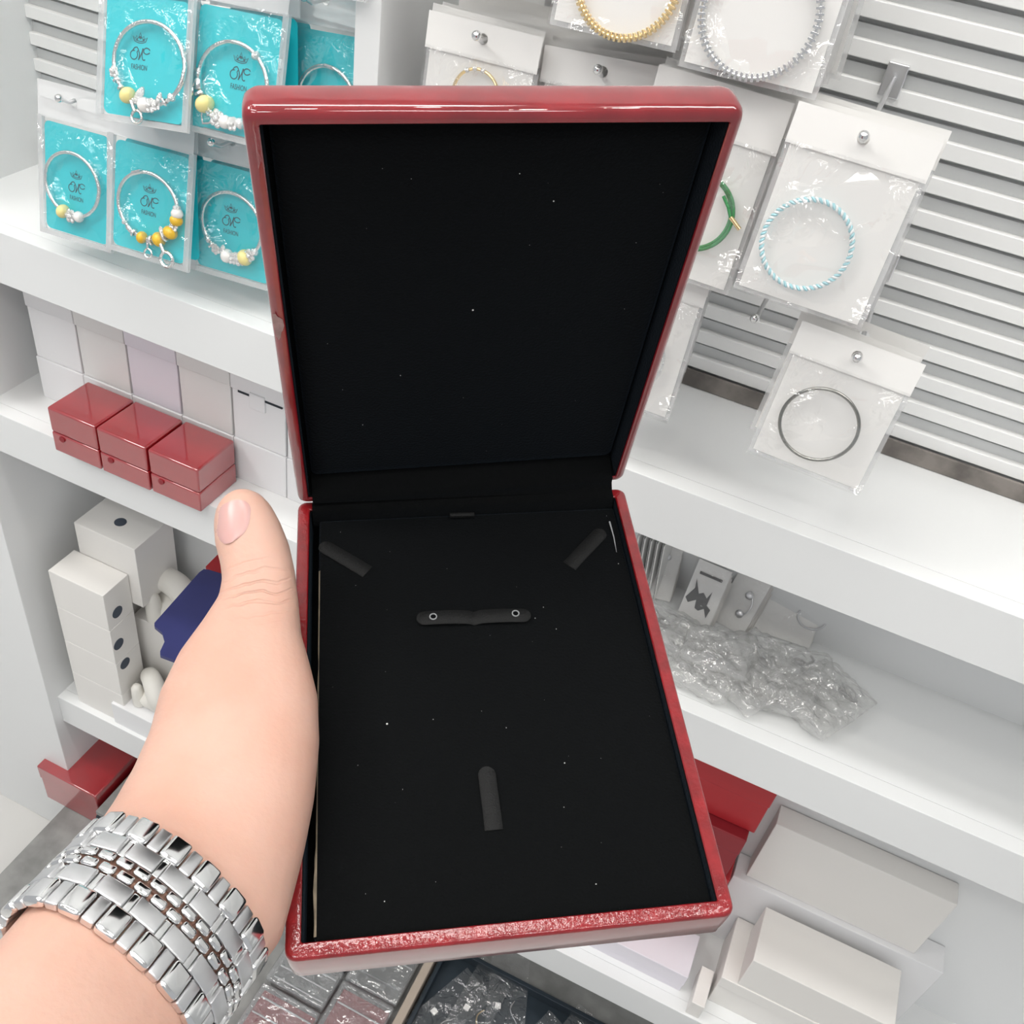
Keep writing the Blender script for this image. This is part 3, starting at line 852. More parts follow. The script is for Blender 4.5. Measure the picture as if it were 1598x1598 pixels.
# ================================================================== SHELF B, RIGHT: earring cards and clear pouches
def earring_pack(bl, br, h, lean, label, motif, seed):
    """bl, br bottom corners on the shelf; leaning back"""
    t_ = (br - bl); w = t_.length; xa = t_.normalized()
    za = (Vector((0, math.sin(lean), math.cos(lean)))); za = (za - xa * za.dot(xa)).normalized(); ya = za.cross(xa)
    mw = Matrix.Translation((bl + br) / 2) @ Matrix((xa, ya, za)).transposed().to_4x4()
    t = thing('earring_pack', label, 'jewelry pack', mw=mw, group='earring cards on the right shelf')
    box('card', -w / 2, w / 2, -.0006, .0006, .0005, h, M['paper'], t, bev=0)
    for q in range(1, 4):
        o = box('spare_card', -w / 2, w / 2, -.0005 + .004 * q, .0005 + .004 * q, .001, h - .004 * q, M['paper_c'], t, bev=0); o.location.x = .0012 * q
    wavy_sheet('film_front', -w / 2 - .002, w / 2 + .002, -.001, h, -.0022, .0015, M['film_s'], t, seed=seed, edge=.002)
    pm = M['print_grey']
    if motif == 'dots':
        for z in (.30, .62):
            o = ball('earring_stud', (0.004, -.0035, h * z), w * .13, M['steel_b'], t, 2, (1, .5, 1))
        tube('earring_hoop', [(.004 + w * .2 * math.cos(a * math.pi / 10 - 1.57), -.003, h * .46 + h * .17 * math.sin(a * math.pi / 10 - 1.57)) for a in range(11)], .0007, M['steel_b'], t, 5)
    elif motif == 'bird':
        bm = bmesh.new()
        pts = [(-.46, .40), (-.30, .58), (-.36, .72), (-.14, .52), (-.02, .56), (.12, .50), (.2, .62), (.2, .40), (.34, .36), (.3, .22), (.16, .34), (.02, .28), (-.1, .30), (-.14, .42), (-.34, .34)]
        vv = [bm.verts.new((x * w, -.0013, z * h)) for x, z in pts]
        bm.faces.new(vv)
        from_bm('printed_motif', bm, pm, t, None)
        box('printed_bar', -w * .34, w * .34, -.0014, -.0012, h * .80, h * .84, pm, t, bev=0)
    elif motif == 'one':
        ball('earring_stud', (0.0, -.003, h * .72), w * .14, M['steel_b'], t, 2, (1, .5, 1))
    elif motif == 'ring':
        tube('hoop', [(w * .38 + w * .22 * math.cos(a * math.pi / 12), -.003, h * .5 + h * .18 * math.sin(a * math.pi / 12)) for a in range(24)], .0011, M['steel_b'], t, 6, True)
    return t
zb = ZB + .0005
def eb(x, y): return at(x, y, Z=zb)
earring_pack(eb(1004, 930) + Vector((0, 0, 0)), eb(1045, 940), .062, A0(30), 'white earring card with one grey stud, left of the four', 'one', 91)
earring_pack(eb(1052, 968), eb(1102, 990), .066, A0(30), 'white earring card with a dark printed figure', 'bird', 92)
earring_pack(eb(1112, 966), eb(1158, 994), .064, A0(30), 'white earring card with two round steel studs', 'dots', 93)
earring_pack(eb(1165, 980), eb(1262, 1012), .060, A0(30), 'wide white card with a steel hoop at the right edge', 'ring', 94)
for q in range(5):
    b0 = at(996, 905, Z=zb) + Vector((.0065 * q, .012, 0))
    t = thing('earring_card', 'thin white card seen edge-on beside the base of the box', 'card', mw=Matrix.Translation(b0) @ Matrix.Rotation(A0(84), 4, 'Z') @ Matrix.Rotation(A0(-6), 4, 'X'), group='edge-on white cards')
    box('card', -.03, .03, -.0006, .0006, 0, .068, M['paper'], t, bev=0)
    box('film_sleeve', -.031, .031, .0012, .0016, 0, .070, M['film_w'], t, bev=0)

def pouch(c, sx, sy, sz, rotz, seed, label):
    t = thing('clear_pouch', label, 'pouch', mw=Matrix.Translation(c) @ Matrix.Rotation(rotz, 4, 'Z'), group='crumpled clear pouches')
    vs = []; fs = []; n = 22
    for side in (1, -1):
        for j in range(n + 1):
            for i in range(n + 1):
                u = i / n * 2 - 1; v = j / n * 2 - 1
                e = max(0, (1 - u ** 4) * (1 - v ** 4))
                p3 = Vector((u * 2.2 + seed, v * 2.2, seed * 1.7 + side))
                h = noise.noise(p3) * .55 + noise.noise(p3 * 2.7) * .35
                z = sz * (side * .5 * e ** .5 + h * .55 * (0.4 + e)) + sz * .55
                vs.append((u * sx / 2 * (1 + .08 * h), v * sy / 2 * (1 + .1 * noise.noise(p3 * 1.3)), max(0.0006, z)))
    k1 = (n + 1) ** 2
    for s in (0, 1):
        for j in range(n):
            for i in range(n):
                a = s * k1 + j * (n + 1) + i
                f = (a, a + 1, a + n + 2, a + n + 1)
                fs.append(f if s == 0 else f[::-1])
    from_py('film', vs, fs, M['pouch'], t, 180)
    rnd = random.Random(seed)
    for q in range(3):
        x, y = rnd.uniform(-.25, .25) * sx, rnd.uniform(-.25, .25) * sy
        pts = [(x + .009 * math.cos(a * .45 + q), y + .006 * math.sin(a * .45 + q) + .001 * a, sz * .35 + .001 * math.sin(a)) for a in range(12)]
        tube('chain', pts, .0012, M['greyplastic'] if q else M['steel_b'], t, 5)
    return t
pl = [(1035, 985), (1075, 1020), (1130, 1020), (1190, 1035), (1245, 1050), (1090, 1060), (1150, 1075), (1212, 1090), (1262, 1110), (1110, 1040), (1300, 1085)]
pls = ['nearest the right side of the base', 'just below the first earring card', 'below the dark printed figure card', 'below the steel stud card', 'below the wide white card',
       'at the shelf edge beside the box', 'at the middle of the shelf edge', 'at the shelf edge toward the right', 'at the right end of the shelf edge', 'on top of the pile in the middle', 'beyond the right end of the pile']
for i, (x, y) in enumerate(pl):
    c = at(x, y, Z=ZB + .004); c.y = max(c.y, .612); c.z = ZB + (.0008 if i != 9 else .012)
    pouch(c, .062, .044, .020, random.uniform(-.6, .9), i * 3.1 + .7, 'crumpled clear plastic pouch ' + pls[i])

# ================================================================== SHELF C, LEFT: boxes with felt dots, ornaments
def dot(parent, p, n, r=.0062):
    q = Vector((0, 0, 1)).rotation_difference(Vector(n)).to_matrix().to_4x4()
    vs, fs = [], []
    k_ = 20
    for z in (0, .0006):
        vs += [Vector((r * math.cos(2 * math.pi * j / k_), r * math.sin(2 * math.pi * j / k_), z)) for j in range(k_)]
    for j in range(k_): fs.append((j, (j + 1) % k_, k_ + (j + 1) % k_, k_ + j))
    fs.append(tuple(k_ + j for j in range(k_)))
    return from_py('felt_dot', vs, fs, M['felt'], parent, None, mw=Matrix.Translation(p) @ q)
# back tower
zs_ = [ZC, -1.055, -.953, -.850]
for i in range(3):
    t = carton('display_box', -.752, -.660 if i == 2 else -.698, .643, .712, zs_[i] + .0003, zs_[i + 1], M['paper_c'],
               ['white box at the bottom of the back stack on the lower left', 'white box in the middle of the back stack on the lower left', 'white box with a dark felt dot on top, just under the shelf'][i], group='white boxes with felt dots')
    if i == 2:
        p = at(188, 815, Z=zs_[3]); dot(t, (p.x - t.location.x, p.y - t.location.y, zs_[3] - t.location.z), (0, 0, 1), .0075)
# front tower, its right side carries the dots
zs_ = [ZC, -1.0935, -1.029, -.9645, -.900]
fd = [None, (195, 1035), (185, 1005), (183, 955)]
fl = ['white box at the bottom of the front stack on the lower left', 'white box with a reddish felt dot, second from the bottom of the front stack', 'white box with a grey felt dot on its side, third from the bottom', 'white box with a felt dot on its side, topmost of the front stack']
for i in range(4):
    t = carton('display_box', -.760, -.676, .598, .6425, zs_[i] + .0003, zs_[i + 1], M['paper_c'], fl[i], group='white boxes with felt dots')
    if fd[i]:
        p = at(*fd[i], X=-.676); dot(t, (-.676 - t.location.x, p.y - t.location.y, min(max(p.z, zs_[i] + .009), zs_[i + 1] - .009) - t.location.z), (1, 0, 0), .0085)

def ornament(mw, s, label):
    """white rounded ornament: a curled arch with an upright finger in front"""
    t = thing('ring_holder', label, 'ornament', mw=mw, group='white rounded ornaments')
    pts = []; rr = []
    for i in range(15):
        u = i / 14; a = A0(-62 + 244 * u)
        pts.append((s * .52 * math.cos(a) * (1.0), s * .12, s * (.62 + .50 * math.sin(a)))); rr.append(s * (.36 - .13 * abs(u - .45)))
    vs, fs = tube_data(pts, rr, 14)
    body = bmesh.new(); vv = [body.verts.new(v) for v in vs]
    for f in fs: body.faces.new([vv[i] for i in f])
    ball_bm(Vector((0, s * .1, s * .34)), s * .58, 3, (1, .9, .62), body)
    bmesh.ops.recalc_face_normals(body, faces=body.faces)
    me = bpy.data.meshes.new('body'); body.to_mesh(me); body.free()
    o = link_mesh('body', me, M['resin'], t)
    md = o.modifiers.new('remesh', 'REMESH'); md.mode = 'VOXEL'; md.voxel_size = s * .05
    sm = o.modifiers.new('smooth', 'SMOOTH'); sm.iterations = 6
    bpy.context.view_layer.update()
    me2 = bpy.data.meshes.new_from_object(o.evaluated_get(bpy.context.evaluated_depsgraph_get()))
    o.modifiers.clear(); o.data = me2
    for p_ in me2.polygons: p_.use_smooth = True
    tube('finger', [(-s * .12, -s * .36, s * .05), (-s * .12, -s * .38, s * .55), (-s * .12, -s * .40, s * .86), (-s * .12, -s * .40, s * .98), (-s * .12, -s * .40, s * 1.03)], [s * .24, s * .22, s * .19, s * .12, s * .02], M['resin'], t, 14)
    return t
# ornament on white block beside the dotted boxes
yb_ = .655
b0 = at(207, 960, Y=yb_); b1 = at(262, 985, Y=yb_); bb = at(207, 1010, Y=yb_)
carton('display_block', b0.x, b0.x + .066, yb_, yb_ + .055, ZC, b0.z, M['paper_c'], 'tall white block under the upper white ornament')
ornament(Matrix.Translation((b0.x + .036, yb_ + .028, b0.z)), .050, 'white rounded ornament with an upright finger beside the navy card')
# ornament in front on low white box
f0 = at(173, 1097, Y=.594); f1 = at(262, 1134, Y=.594)
carton('display_block', f0.x, f0.x + .085, .594, .648, ZC, f0.z, M['paper_w'], 'low white box under the lower white ornament at the shelf edge')
ornament(Matrix.Translation((f0.x + .045, .622, f0.z)) @ Matrix.Rotation(A0(-35), 4, 'Z'), .039, 'white rounded ornament on the low box above the wrist')
# small white block right of it
carton('display_block', f0.x + .0865, f0.x + .13, .600, .648, ZC, f0.z + .028, M['paper_c'], 'small white block behind the hand under the navy card')

def slab_poly(name, pts, z, th, m, label, cat):
    """flat card with outline pts (world x, y)"""
    c = sum((Vector(p) for p in pts), Vector((0, 0))) / len(pts)
    t = thing(name, label, cat, (c.x, c.y, z - th))
    bm = bmesh.new()
    vv = [bm.verts.new((p[0] - c.x, p[1] - c.y, th)) for p in pts]
    f = bm.faces.new(vv)
    r = bmesh.ops.extrude_face_region(bm, geom=[f])
    for v in r['geom']:
        if isinstance(v, bmesh.types.BMVert): v.co.z = 0
    from_bm('card_body', bm, m, t, None)
    return t
zn = -.900
def np_(x, y, z): p = at(x, y, Z=z); return (p.x, p.y)
slab_poly('navy_card', [np_(x, y, zn) for x, y in ((311, 893), (318, 888), (326, 889), (372, 903), (380, 940), (330, 1052), (250, 1022), (250, 1016), (257, 1001), (253, 987), (241, 977), (241, 972))], zn, .005, M['navy'], 'flat navy blue card lying on a white block behind the thumb', 'card')
zr = zn - .0054
slab_poly('red_card', [np_(x, y, zr) for x, y in ((321, 884), (345, 860), (352, 860), (400, 880), (385, 925))], zr, .005, M['redpaper'], 'flat bright red card peeking out behind the thumb', 'card')
carton('display_block', -.562, -.490, .605, .690, ZC, zr - .0055, M['paper_w'], 'tall white block under the navy card, hidden by the hand')

# ================================================================== SHELF C, RIGHT: red boxes and white cartons
yr = .672
def xr(x, y, Y): return at(x, y, Y=Y)
ra = at(1196, 1245, Y=yr)
heights = [ZC, -1.075, -.992, -.91, -.828]
rl = ['dark red flat box at the bottom of the pile below the right shelf', 'red flat box second from the bottom of the pile', 'dark red flat box third from the bottom of the pile', 'bright red flat box on top of the pile below the right shelf']
for i in range(4):
    off = (-.004, .003, -.002, .004)[i]
    carton('gift_box', -.085 + off, .128 + off, yr + (0.012 if i == 3 else 0), .722, heights[i] + .0004, heights[i + 1], M['redpaper' if i in (1, 3) else 'reddark'], rl[i], lid=.03, group='red flat boxes', bev=.0015)
# white cartons: U sits on V
zV = at(1103, 1560, Y=.604).z
v_bl = at(1103, 1560, Z=ZC)
vx0 = v_bl.x; vy0 = max(v_bl.y, .592)
v_t = at(1145, 1533, X=vx0)
v_top = max(ZC + .03, at(1145, 1533, Y=vy0).z)
carton('carton', vx0, vx0 + .19, vy0, .700, ZC, v_top, M['paper_c'], 'white shallow carton at the lower right, under another', lid=.02)
u_f = at(1145, 1533, Z=v_top); u_top = v_top + .047
u_c = at(1175, 1499, Y=vy0)
u_top = max(v_top + .02, u_c.z)
ux0 = u_c.x
carton('carton', ux0, ux0 + .16, vy0 + .0005, .690, v_top + .0004, u_top, M['paper_c'], 'white carton with a plain cream top at the lower right')
# boxes behind
tb = at(1215, 1287, Y=.703)
carton('carton', vx0 - .028, vx0 + .22, .7015, .736, ZC, at(1161, 1374, Y=.7015).z, M['paper_w'], 'tall white carton behind the cream-topped one')
cb = at(1183, 1334, Y=.7085)
carton('carton', cb.x, cb.x + .2, .7085, .736, at(1161, 1374, Y=.7015).z + .0004, at(1215, 1287, Y=.7085).z, M['paper_c'], 'white carton at the back just under the right shelf')
# lavender box at the front, left of the cartons
la = at(1075, 1520, Z=ZC + .035)
carton('carton', la.x - .16, la.x, .612, .668, ZC, ZC + .040, M['paper_l'], 'lavender white box lying under the front corner of the base', lid=.022)
carton('carton', vx0 - .020, vx0 - .004, .592, .640, ZC, ZC + .030, M['paper_c'], 'narrow white box between the lavender box and the cartons')

# ================================================================== BASE DECK: plastic boxes and slate tray
def tray(name, p00, p10, p01, h, wall_t, m, label, cat, fill=None):
    """open tray on the deck: p00 front-left, p10 front-right, p01 back-left (2D)"""
    o = Vector((p00[0], p00[1], ZD)); ex = Vector((p10[0] - p00[0], p10[1] - p00[1], 0)); ey = Vector((p01[0] - p00[0], p01[1] - p00[1], 0))
    w, l = ex.length, ey.length; ex.normalize(); ey = (ey - ex * ey.dot(ex)).normalized()
    mw = Matrix.Translation(o) @ Matrix((ex, ey, Vector((0, 0, 1)))).transposed().to_4x4()
    t = thing(name, label, cat, mw=mw)
    box('bottom', 0, w, 0, l, 0.0003, .003, m, t, bev=0)
    for nm, a in (('front_wall', (0, w, 0, wall_t)), ('back_wall', (0, w, l - wall_t, l)), ('side_wall', (0, wall_t, wall_t, l - wall_t)), ('side_wall', (w - wall_t, w, wall_t, l - wall_t))):
        box(nm, a[0], a[1], a[2], a[3], .003, h, m, t, bev=.0006)
    return t, mw, w, l
def dk(x, y): p = at(x, y, Z=ZD); return (p.x, p.y)
ang = A0(3)
zs0 = ZD + .03
s0 = dk(700, 1640)
t, mwT, wT, lT = tray('slate_tray', (-.172, .375), (.115, .375), (-.172, .64), .022, .006, M['slate'], 'dark slate tray with bagged jewelry under the base of the box', 'tray')
for i in range(5):
    a = mwT @ Vector((.030 + .044 * i, .155 + .028 * (i % 3), .004))
    tt = thing('pendant_pouch', ['clear pouch at the left of the slate tray', 'clear pouch with a gold clasp in the slate tray', 'clear pouch in the middle of the slate tray', 'clear pouch with a silver tag in the slate tray', 'clear pouch at the right of the slate tray'][i], 'pouch', mw=Matrix.Translation(a) @ Matrix.Rotation(random.uniform(-.5, .5), 4, 'Z'), group='pouches in the slate tray')
    wavy = wavy_sheet('film', -.028, .028, -.05, .09, 0, .006, film_mat('dark_tray_film_%d' % i, .05, .10, .9, 60), tt, nx=12, nz=20, seed=i + 100)
    wavy.rotation_euler = (-math.pi / 2, 0, 0); wavy.location.z = .009
    bmp = [(.006 * math.cos(q * .5) + .012, .02 + .004 * q - .03, .006) for q in range(10)]
    tube('chain', bmp, .0011, M['gold'] if i % 2 else M['steel'], tt, 5)
    box('tag', -.016, -.008, .012, .02, .005, .0075, M['paper'], tt, bev=.0004)
# pale wood strip between the trays
w0 = Vector((*dk(650, 1640), ZD)); w1 = Vector((*dk(702, 1500), ZD))
d_ = (w1 - w0).normalized()
mw = Matrix.Translation(w0) @ Matrix((d_.cross(Vector((0, 0, 1))), d_, Vector((0, 0, 1)))).transposed().to_4x4()
tS = thing('divider_strip', 'pale wooden strip dividing the trays on the low deck', 'strip', mw=Matrix.Translation((-.1815, .38, ZD)))
box('strip', -.006, .006, 0, .27, .0003, .034, M['wood'], tS, bev=.001)
# clear plastic boxes
def clear_box(x0, x1, y0, y1, h, label, insert, im):
    t = thing('clear_box', label, 'plastic box', ((x0 + x1) / 2, (y0 + y1) / 2, ZD), 'clear plastic boxes')
    w = (x1 - x0) / 2; d = (y1 - y0) / 2
    box('body', -w, w, -d, d, .0004, h * .7, M['film'], t, bev=.003)
    box('lid', -w - .0008, w + .0008, -d - .0008, d + .0008, h * .7, h, M['film_c'], t, bev=.003)
    box('insert', -w + .004, w - .004, -d + .004, d - .004, .002, h * .55, M[im], t, bev=.001)
    for q in range(3):
        tube('inner_rib', [(-w + .006, -d * .6 + q * d * .6, h * .62), (w - .006, -d * .6 + q * d * .6, h * .62)], .0013, M['steel_b'], t, 6)
    return t
clear_box(-.275, -.195, .40, .52, .035, 'clear plastic box with a red insert under the front left corner of the base', 1, 'redpaper')
clear_box(-.275, -.195, .525, .64, .03, 'clear plastic box with a grey insert behind the red one', 1, 'greyplastic')
clear_box(-.37, -.28, .40, .47, .03, 'clear plastic box with a red insert beside the bracelet clasp', 1, 'redpaper')
clear_box(-.37, -.28, .475, .53, .034, 'clear plastic box with a grey insert between hand and base', 1, 'greyplastic')
clear_box(-.37, -.28, .535, .64, .03, 'clear plastic box with a dark insert under the hand', 1, 'dark')
# red box and dark stack at the left under the shelf
rc = at(208, 1170, Z=ZD + .10)
ring_x = rc.x
carton('gift_box', ring_x - .11, ring_x, .560, .66, ZD, ZD + .085, M['redbox'], 'glossy red box under the lowest shelf left of the wrist', lid=.03, bev=.002)
t = thing('wrapped_stack', 'dark stack of film wrapped sheets beside the red box', 'stack', (ring_x + .055, .60, ZD))
for q in range(6):
    box('sheet', -.05, .05, -.06 + .002 * q, .06, .0005 + .011 * q, .010 + .011 * q, M['greyplastic' if q % 2 else 'dark'], t, bev=.001)

# ================================================================== THE JEWELLERY BOX
BR = Matrix(((0.8500372776460278, -0.5267204834637462, -0.0014693233947114803),
             (0.5195076567772496, 0.8388506091777485, -0.1626082717144075),
             (0.0868816503176996, 0.13745976785698966, 0.9866896123180167)))
BO = Vector((-0.12158113937253864, 0.31789593641355834, -0.2808569699746545))
BOXM = Matrix.Translation(BO) @ BR.to_4x4()
BW, BL, BH, LH = 0.150, 0.1951, 0.0219, 0.0150
LB = Matrix(((0.9988794925810257, 0.013971064094489664, 0.045216906894883065),
             (0.046600707678443605, -0.12371792732226686, -0.9912226029015636),
             (-0.00825429251608577, 0.992219070481489, -0.12423036194066624)))
LIDM = Matrix.Translation((0.0004, 0.0002, 0.0006)) @ LB.to_4x4()
jb = thing('jewelry_box', 'open dark red lacquered jewelry box with black velvet lining held in the hand', 'jewelry box', mw=BOXM)
w2 = BW / 2
RIM = 0.0052
# base shell
lv = [(0.004, -BH, .004), (0.0012, -BH + .0012, .004), (0.0002, -BH + .004, .004), (0, -BH * .5, .004), (0, -.0014, .004), (.0003, -.0006, .0038), (.0009, -.0001, .0034), (.0015, 0, .003),
      (RIM - .0004, 0, .001), (RIM, -.0004, .0008), (RIM, -.0172, .0008)]
vs, fs = loft_rrect(lv, -w2, w2, -BL, 0)
base = from_py('base_shell', vs, fs, M['lacquer_rim'], jb, 40)
base.data.materials.clear(); base.data.materials.append(M['lacquer_side']); base.data.materials.append(M['lacquer_rim'])
for p_ in base.data.polygons:
    zc = sum(base.data.vertices[v].co.z for v in p_.vertices) / len(p_.vertices)
    if zc > -.0011: p_.material_index = 1
ins = RIM + .0003
vs, fs = loft_rrect([(RIM - .0001, -.0009, .0008), (ins, -.0012, .0008), (ins, -.0168, .0008)], -w2, w2, -BL, 0, cap0=False)
from_py('base_lining', vs, fs, M['velvet'], base, 30)
# pad: raw board with velvet cover, gap on the left
PZ = -.0042
px0, px1, py0, py1 = -w2 + RIM + .0040, w2 - RIM - .0008, -BL + RIM + .0007, -.0085
pad = box('velvet_pad', px0, px1, py0, py1, -.0150, PZ, M['velvet'], jb, bev=.0009)
bm = bmesh.new()
rnd = random.Random(3)
ys_ = [py0 + .002 + (py1 - py0 - .03) * i / 40 for i in range(41)]
vv = []
for i, y in enumerate(ys_):
    wd = .00035 + (.0011 if i < 8 else .0004) * (0.6 + .4 * noise.noise(Vector((y * 90, 0, 0)))) * (1 if not (26 < i < 29) else .3)
    vv.append((bm.verts.new((px0 + .0006 - wd, y, PZ - .0004)), bm.verts.new((px0 + .0006, y, PZ + .00015)), bm.verts.new((px0 - wd * .3, y, PZ - .006))))
for i in range(40):
    bm.faces.new((vv[i][0], vv[i][1], vv[i + 1][1], vv[i + 1][0])); bm.faces.new((vv[i][2], vv[i][0], vv[i + 1][0], vv[i + 1][2]))
from_bm('raw_board_edge', bm, M['board'], pad, 60)
# scuffed light line on the right gap
def tobox(x, y, z):
    inv = BOXM.inverted(); o = inv @ Vector((0, 0, 0)); d = inv.to_3x3() @ ray(x, y)
    return o + d * ((z - o.z) / d.z)
a_ = tobox(951, 815, PZ); b_ = tobox(962, 862, PZ)
tube('frayed_thread', [a_ + Vector((0, 0, .0004)), (a_ + b_) / 2 + Vector((.0003, 0, .0004)), b_ + Vector((0, 0, .0002))], [.0004, .0003, .0001], M['eyelet'], pad, 5)
# leather tabs
def tab_obj(name, path_px, wpx, parent, lift=.0006, ends=(True, False), sag=0.0):
    P = [tobox(x, y, PZ) for x, y in path_px]
    L = (P[-1] - P[0]).length; d = (P[-1] - P[0]).normalized(); s = Vector((-d.y, d.x, 0)).normalized()
    hw = wpx / 2; n = 28; top = []
    outline = []
    N = 40
    for i in range(N + 1):
        u = (.5 - .5 * math.cos(math.pi * i / N)) * L
        k_ = hw
        if ends[0] and u < hw: k_ = math.sqrt(max(0, hw * hw - (hw - u) ** 2))
        if ends[1] and L - u < hw: k_ = math.sqrt(max(0, hw * hw - (hw - (L - u)) ** 2))
        z = lift + sag * (-math.exp(-((u / L - .5) / .035) ** 2) + .8 * math.sin(math.pi * ((u / L * 2) % 1)) * .6)
        if not ends[1]: z = lift * (1 - (u / L) ** 3) + .0001
        outline.append((u, max(k_, .0002), z))
    bm = bmesh.new(); rows = []
    for u, k_, z in outline:
        c = P[0] + d * u
        r_ = []
        for (sx, dz) in ((-1, 0), (-.93, .00035), (.93, .00035), (1, 0)):
            q = c + s * (k_ * sx); r_.append(bm.verts.new((q.x, q.y, PZ + z + dz)))
        rows.append(r_)
    for i in range(N):
        for j in range(3): bm.faces.new((rows[i][j], rows[i][j + 1], rows[i + 1][j + 1], rows[i + 1][j]))
    return from_bm(name, bm, M['leatherette'], parent, 60), P, d, s
tab_obj('corner_tab', [(500, 851), (574, 893)], .0068, pad)
tab_obj('corner_tab', [(941, 829), (888, 884)], .0068, pad)
tab_obj('necklace_tab', [(758, 1198), (771, 1296)], .0066, pad)
ct, P, d, s = tab_obj('centre_tab', [(650, 968), (828, 963)], .0068, pad, lift=.0012, ends=(True, True), sag=.0012)
for (x, y) in ((676, 967), (804, 962)):
    c = tobox(x, y, PZ) + Vector((0, 0, .0023))
    tube('eyelet', [c + Vector((.0014 * math.cos(2 * math.pi * i / 16), .0014 * math.sin(2 * math.pi * i / 16), 0)) for i in range(16)], .00028, M['eyelet'], ct, 6, True)
    vs = [c + Vector((.0014 * math.cos(2 * math.pi * i / 16), .0014 * math.sin(2 * math.pi * i / 16), -.0002)) for i in range(16)]
    from_py('eyelet_hole', vs, [tuple(range(16))], M['velvet'], ct)
# dust on the velvet
bm = bmesh.new(); rnd = random.Random(11)
for (x, y, s_) in ((604, 1130, .00045), (881, 1191, .0003), (546, 738, .0003), (676, 1123, .00022), (600, 1407, .00025), (965, 880, .00025), (848, 948, .00022), (835, 965, .0002), (868, 982, .0002), (790, 1136, .0002), (930, 1380, .0003), (880, 1260, .0002)):
    p = tobox(x, y, PZ); ball_bm(p + Vector((0, 0, .0002)), s_, 1, (1, rnd.uniform(.7, 1.3), .6), bm)
for q in range(24):
    ball_bm(Vector((rnd.uniform(px0 + .004, px1 - .004), rnd.uniform(py0 + .004, py1 - .004), PZ + .0001)), rnd.uniform(.00006, .00014), 1, (1, 1, .6), bm)
dust = from_bm('dust_specks', bm, M['dust'], pad, None); dust['kind'] = 'stuff'

# lid shell, in lid coordinates: x right, y away from the hinge, z out of the opening
lv = [(0.004, -LH, .004), (0.0012, -LH + .0012, .004), (0.0002, -LH + .004, .004), (0, -LH * .5, .004), (0, -.0030, .004), (.0006, -.0012, .0038), (.0018, -.0003, .003), (.0030, 0, .0025),
      (.0046 - .0003, 0, .001), (.0046, -.0003, .0008), (.0046, -.0118, .0008)]
vs, fs = loft_rrect(lv, -w2, w2, 0, BL)
lid = from_py('lid_shell', vs, fs, M['lacquer'], jb, 40, mw=LIDM)
vs, fs = loft_rrect([(.0045, -.0006, .0008), (.0049, -.0009, .0008), (.0049, -.0114, .0008)], -w2, w2, 0, BL, cap0=False)
from_py('lid_lining', vs, fs, M['velvet'], lid, 30)
vs, fs = loft_rrect([(.0075, -.0112, .003), (.0068, -.0085, .003), (.0085, -.0072, .003), (.012, -.0068, .003)], -w2, w2, 0.004, BL, cap0=False)
from_py('lid_cushion', vs, fs, M['velvet'], lid, 180)
bm = bmesh.new(); rnd = random.Random(5)
invL = (BOXM @ LIDM).inverted()
def tolid(x, y, z):
    o = invL @ Vector((0, 0, 0)); d = invL.to_3x3() @ ray(x, y)
    return o + d * ((z - o.z) / d.z)
for (x, y, s_) in ((738, 484, .0004), (864, 314, .0003), (597, 745, .00025), (660, 750, .0003), (566, 663, .0002), (625, 586, .0002), (811, 271, .0002)):
    ball_bm(tolid(x, y, -.0066), s_, 1, (1, 1, .6), bm)
for q in range(16): ball_bm(Vector((rnd.uniform(-.06, .06), rnd.uniform(.02, .18), -.0067)), rnd.uniform(.00006, .00012), 1, (1, 1, .6), bm)
d2 = from_bm('dust_specks', bm, M['dust'], lid, None); d2['kind'] = 'stuff'
# worn spot on the left rim of the lid
p0 = tolid(431, 492, 0.0001); p1 = tolid(437, 524, 0.0001)
vs = []
for i in range(14):
    a = 2 * math.pi * i / 14; rr = 1 + .25 * math.sin(3 * a + 1)
    c = (p0 + p1) / 2
    vs.append(Vector((c.x + .0017 * rr * math.cos(a), c.y + .0058 * rr * math.sin(a), .00018)))
o = from_py('worn_patch', vs, [tuple(range(14))], M['tape'], lid); tag(o, 'grey worn patch in the lacquer', None)
# hinge lining: velvet strip from the pad's back edge over the rims into the lid
bm = bmesh.new()
prof = []
lidp = lambda x, y, z: LIDM @ Vector((x, y, z))
hw = w2 - RIM - .0012
rows = []
for sx in (-1, 1):
    x = sx * hw
    r_ = [Vector((x, py1 + .0005, PZ - .004)), Vector((x, py1 + .0012, PZ + .0002)), Vector((x, -.0062, -.0012)), Vector((x, -.0056, .0007)), Vector((x, -.0022, .0010)), lidp(x, .0024, .0014), lidp(x, .0052, .0010), lidp(x, .0062, -.0030), lidp(x, .0100, -.0105)]
    rows.append([bm.verts.new(v) for v in r_])
for i in range(8): bm.faces.new((rows[0][i], rows[1][i], rows[1][i + 1], rows[0][i + 1]))
hl = from_bm('hinge_lining', bm, M['velvet'], jb, 180)
a_ = tobox(702, 804, -.002); b_ = tobox(740, 803, -.002)
tube('cloth_loop', [a_, b_], .0012, M['leatherette'], hl, 6)

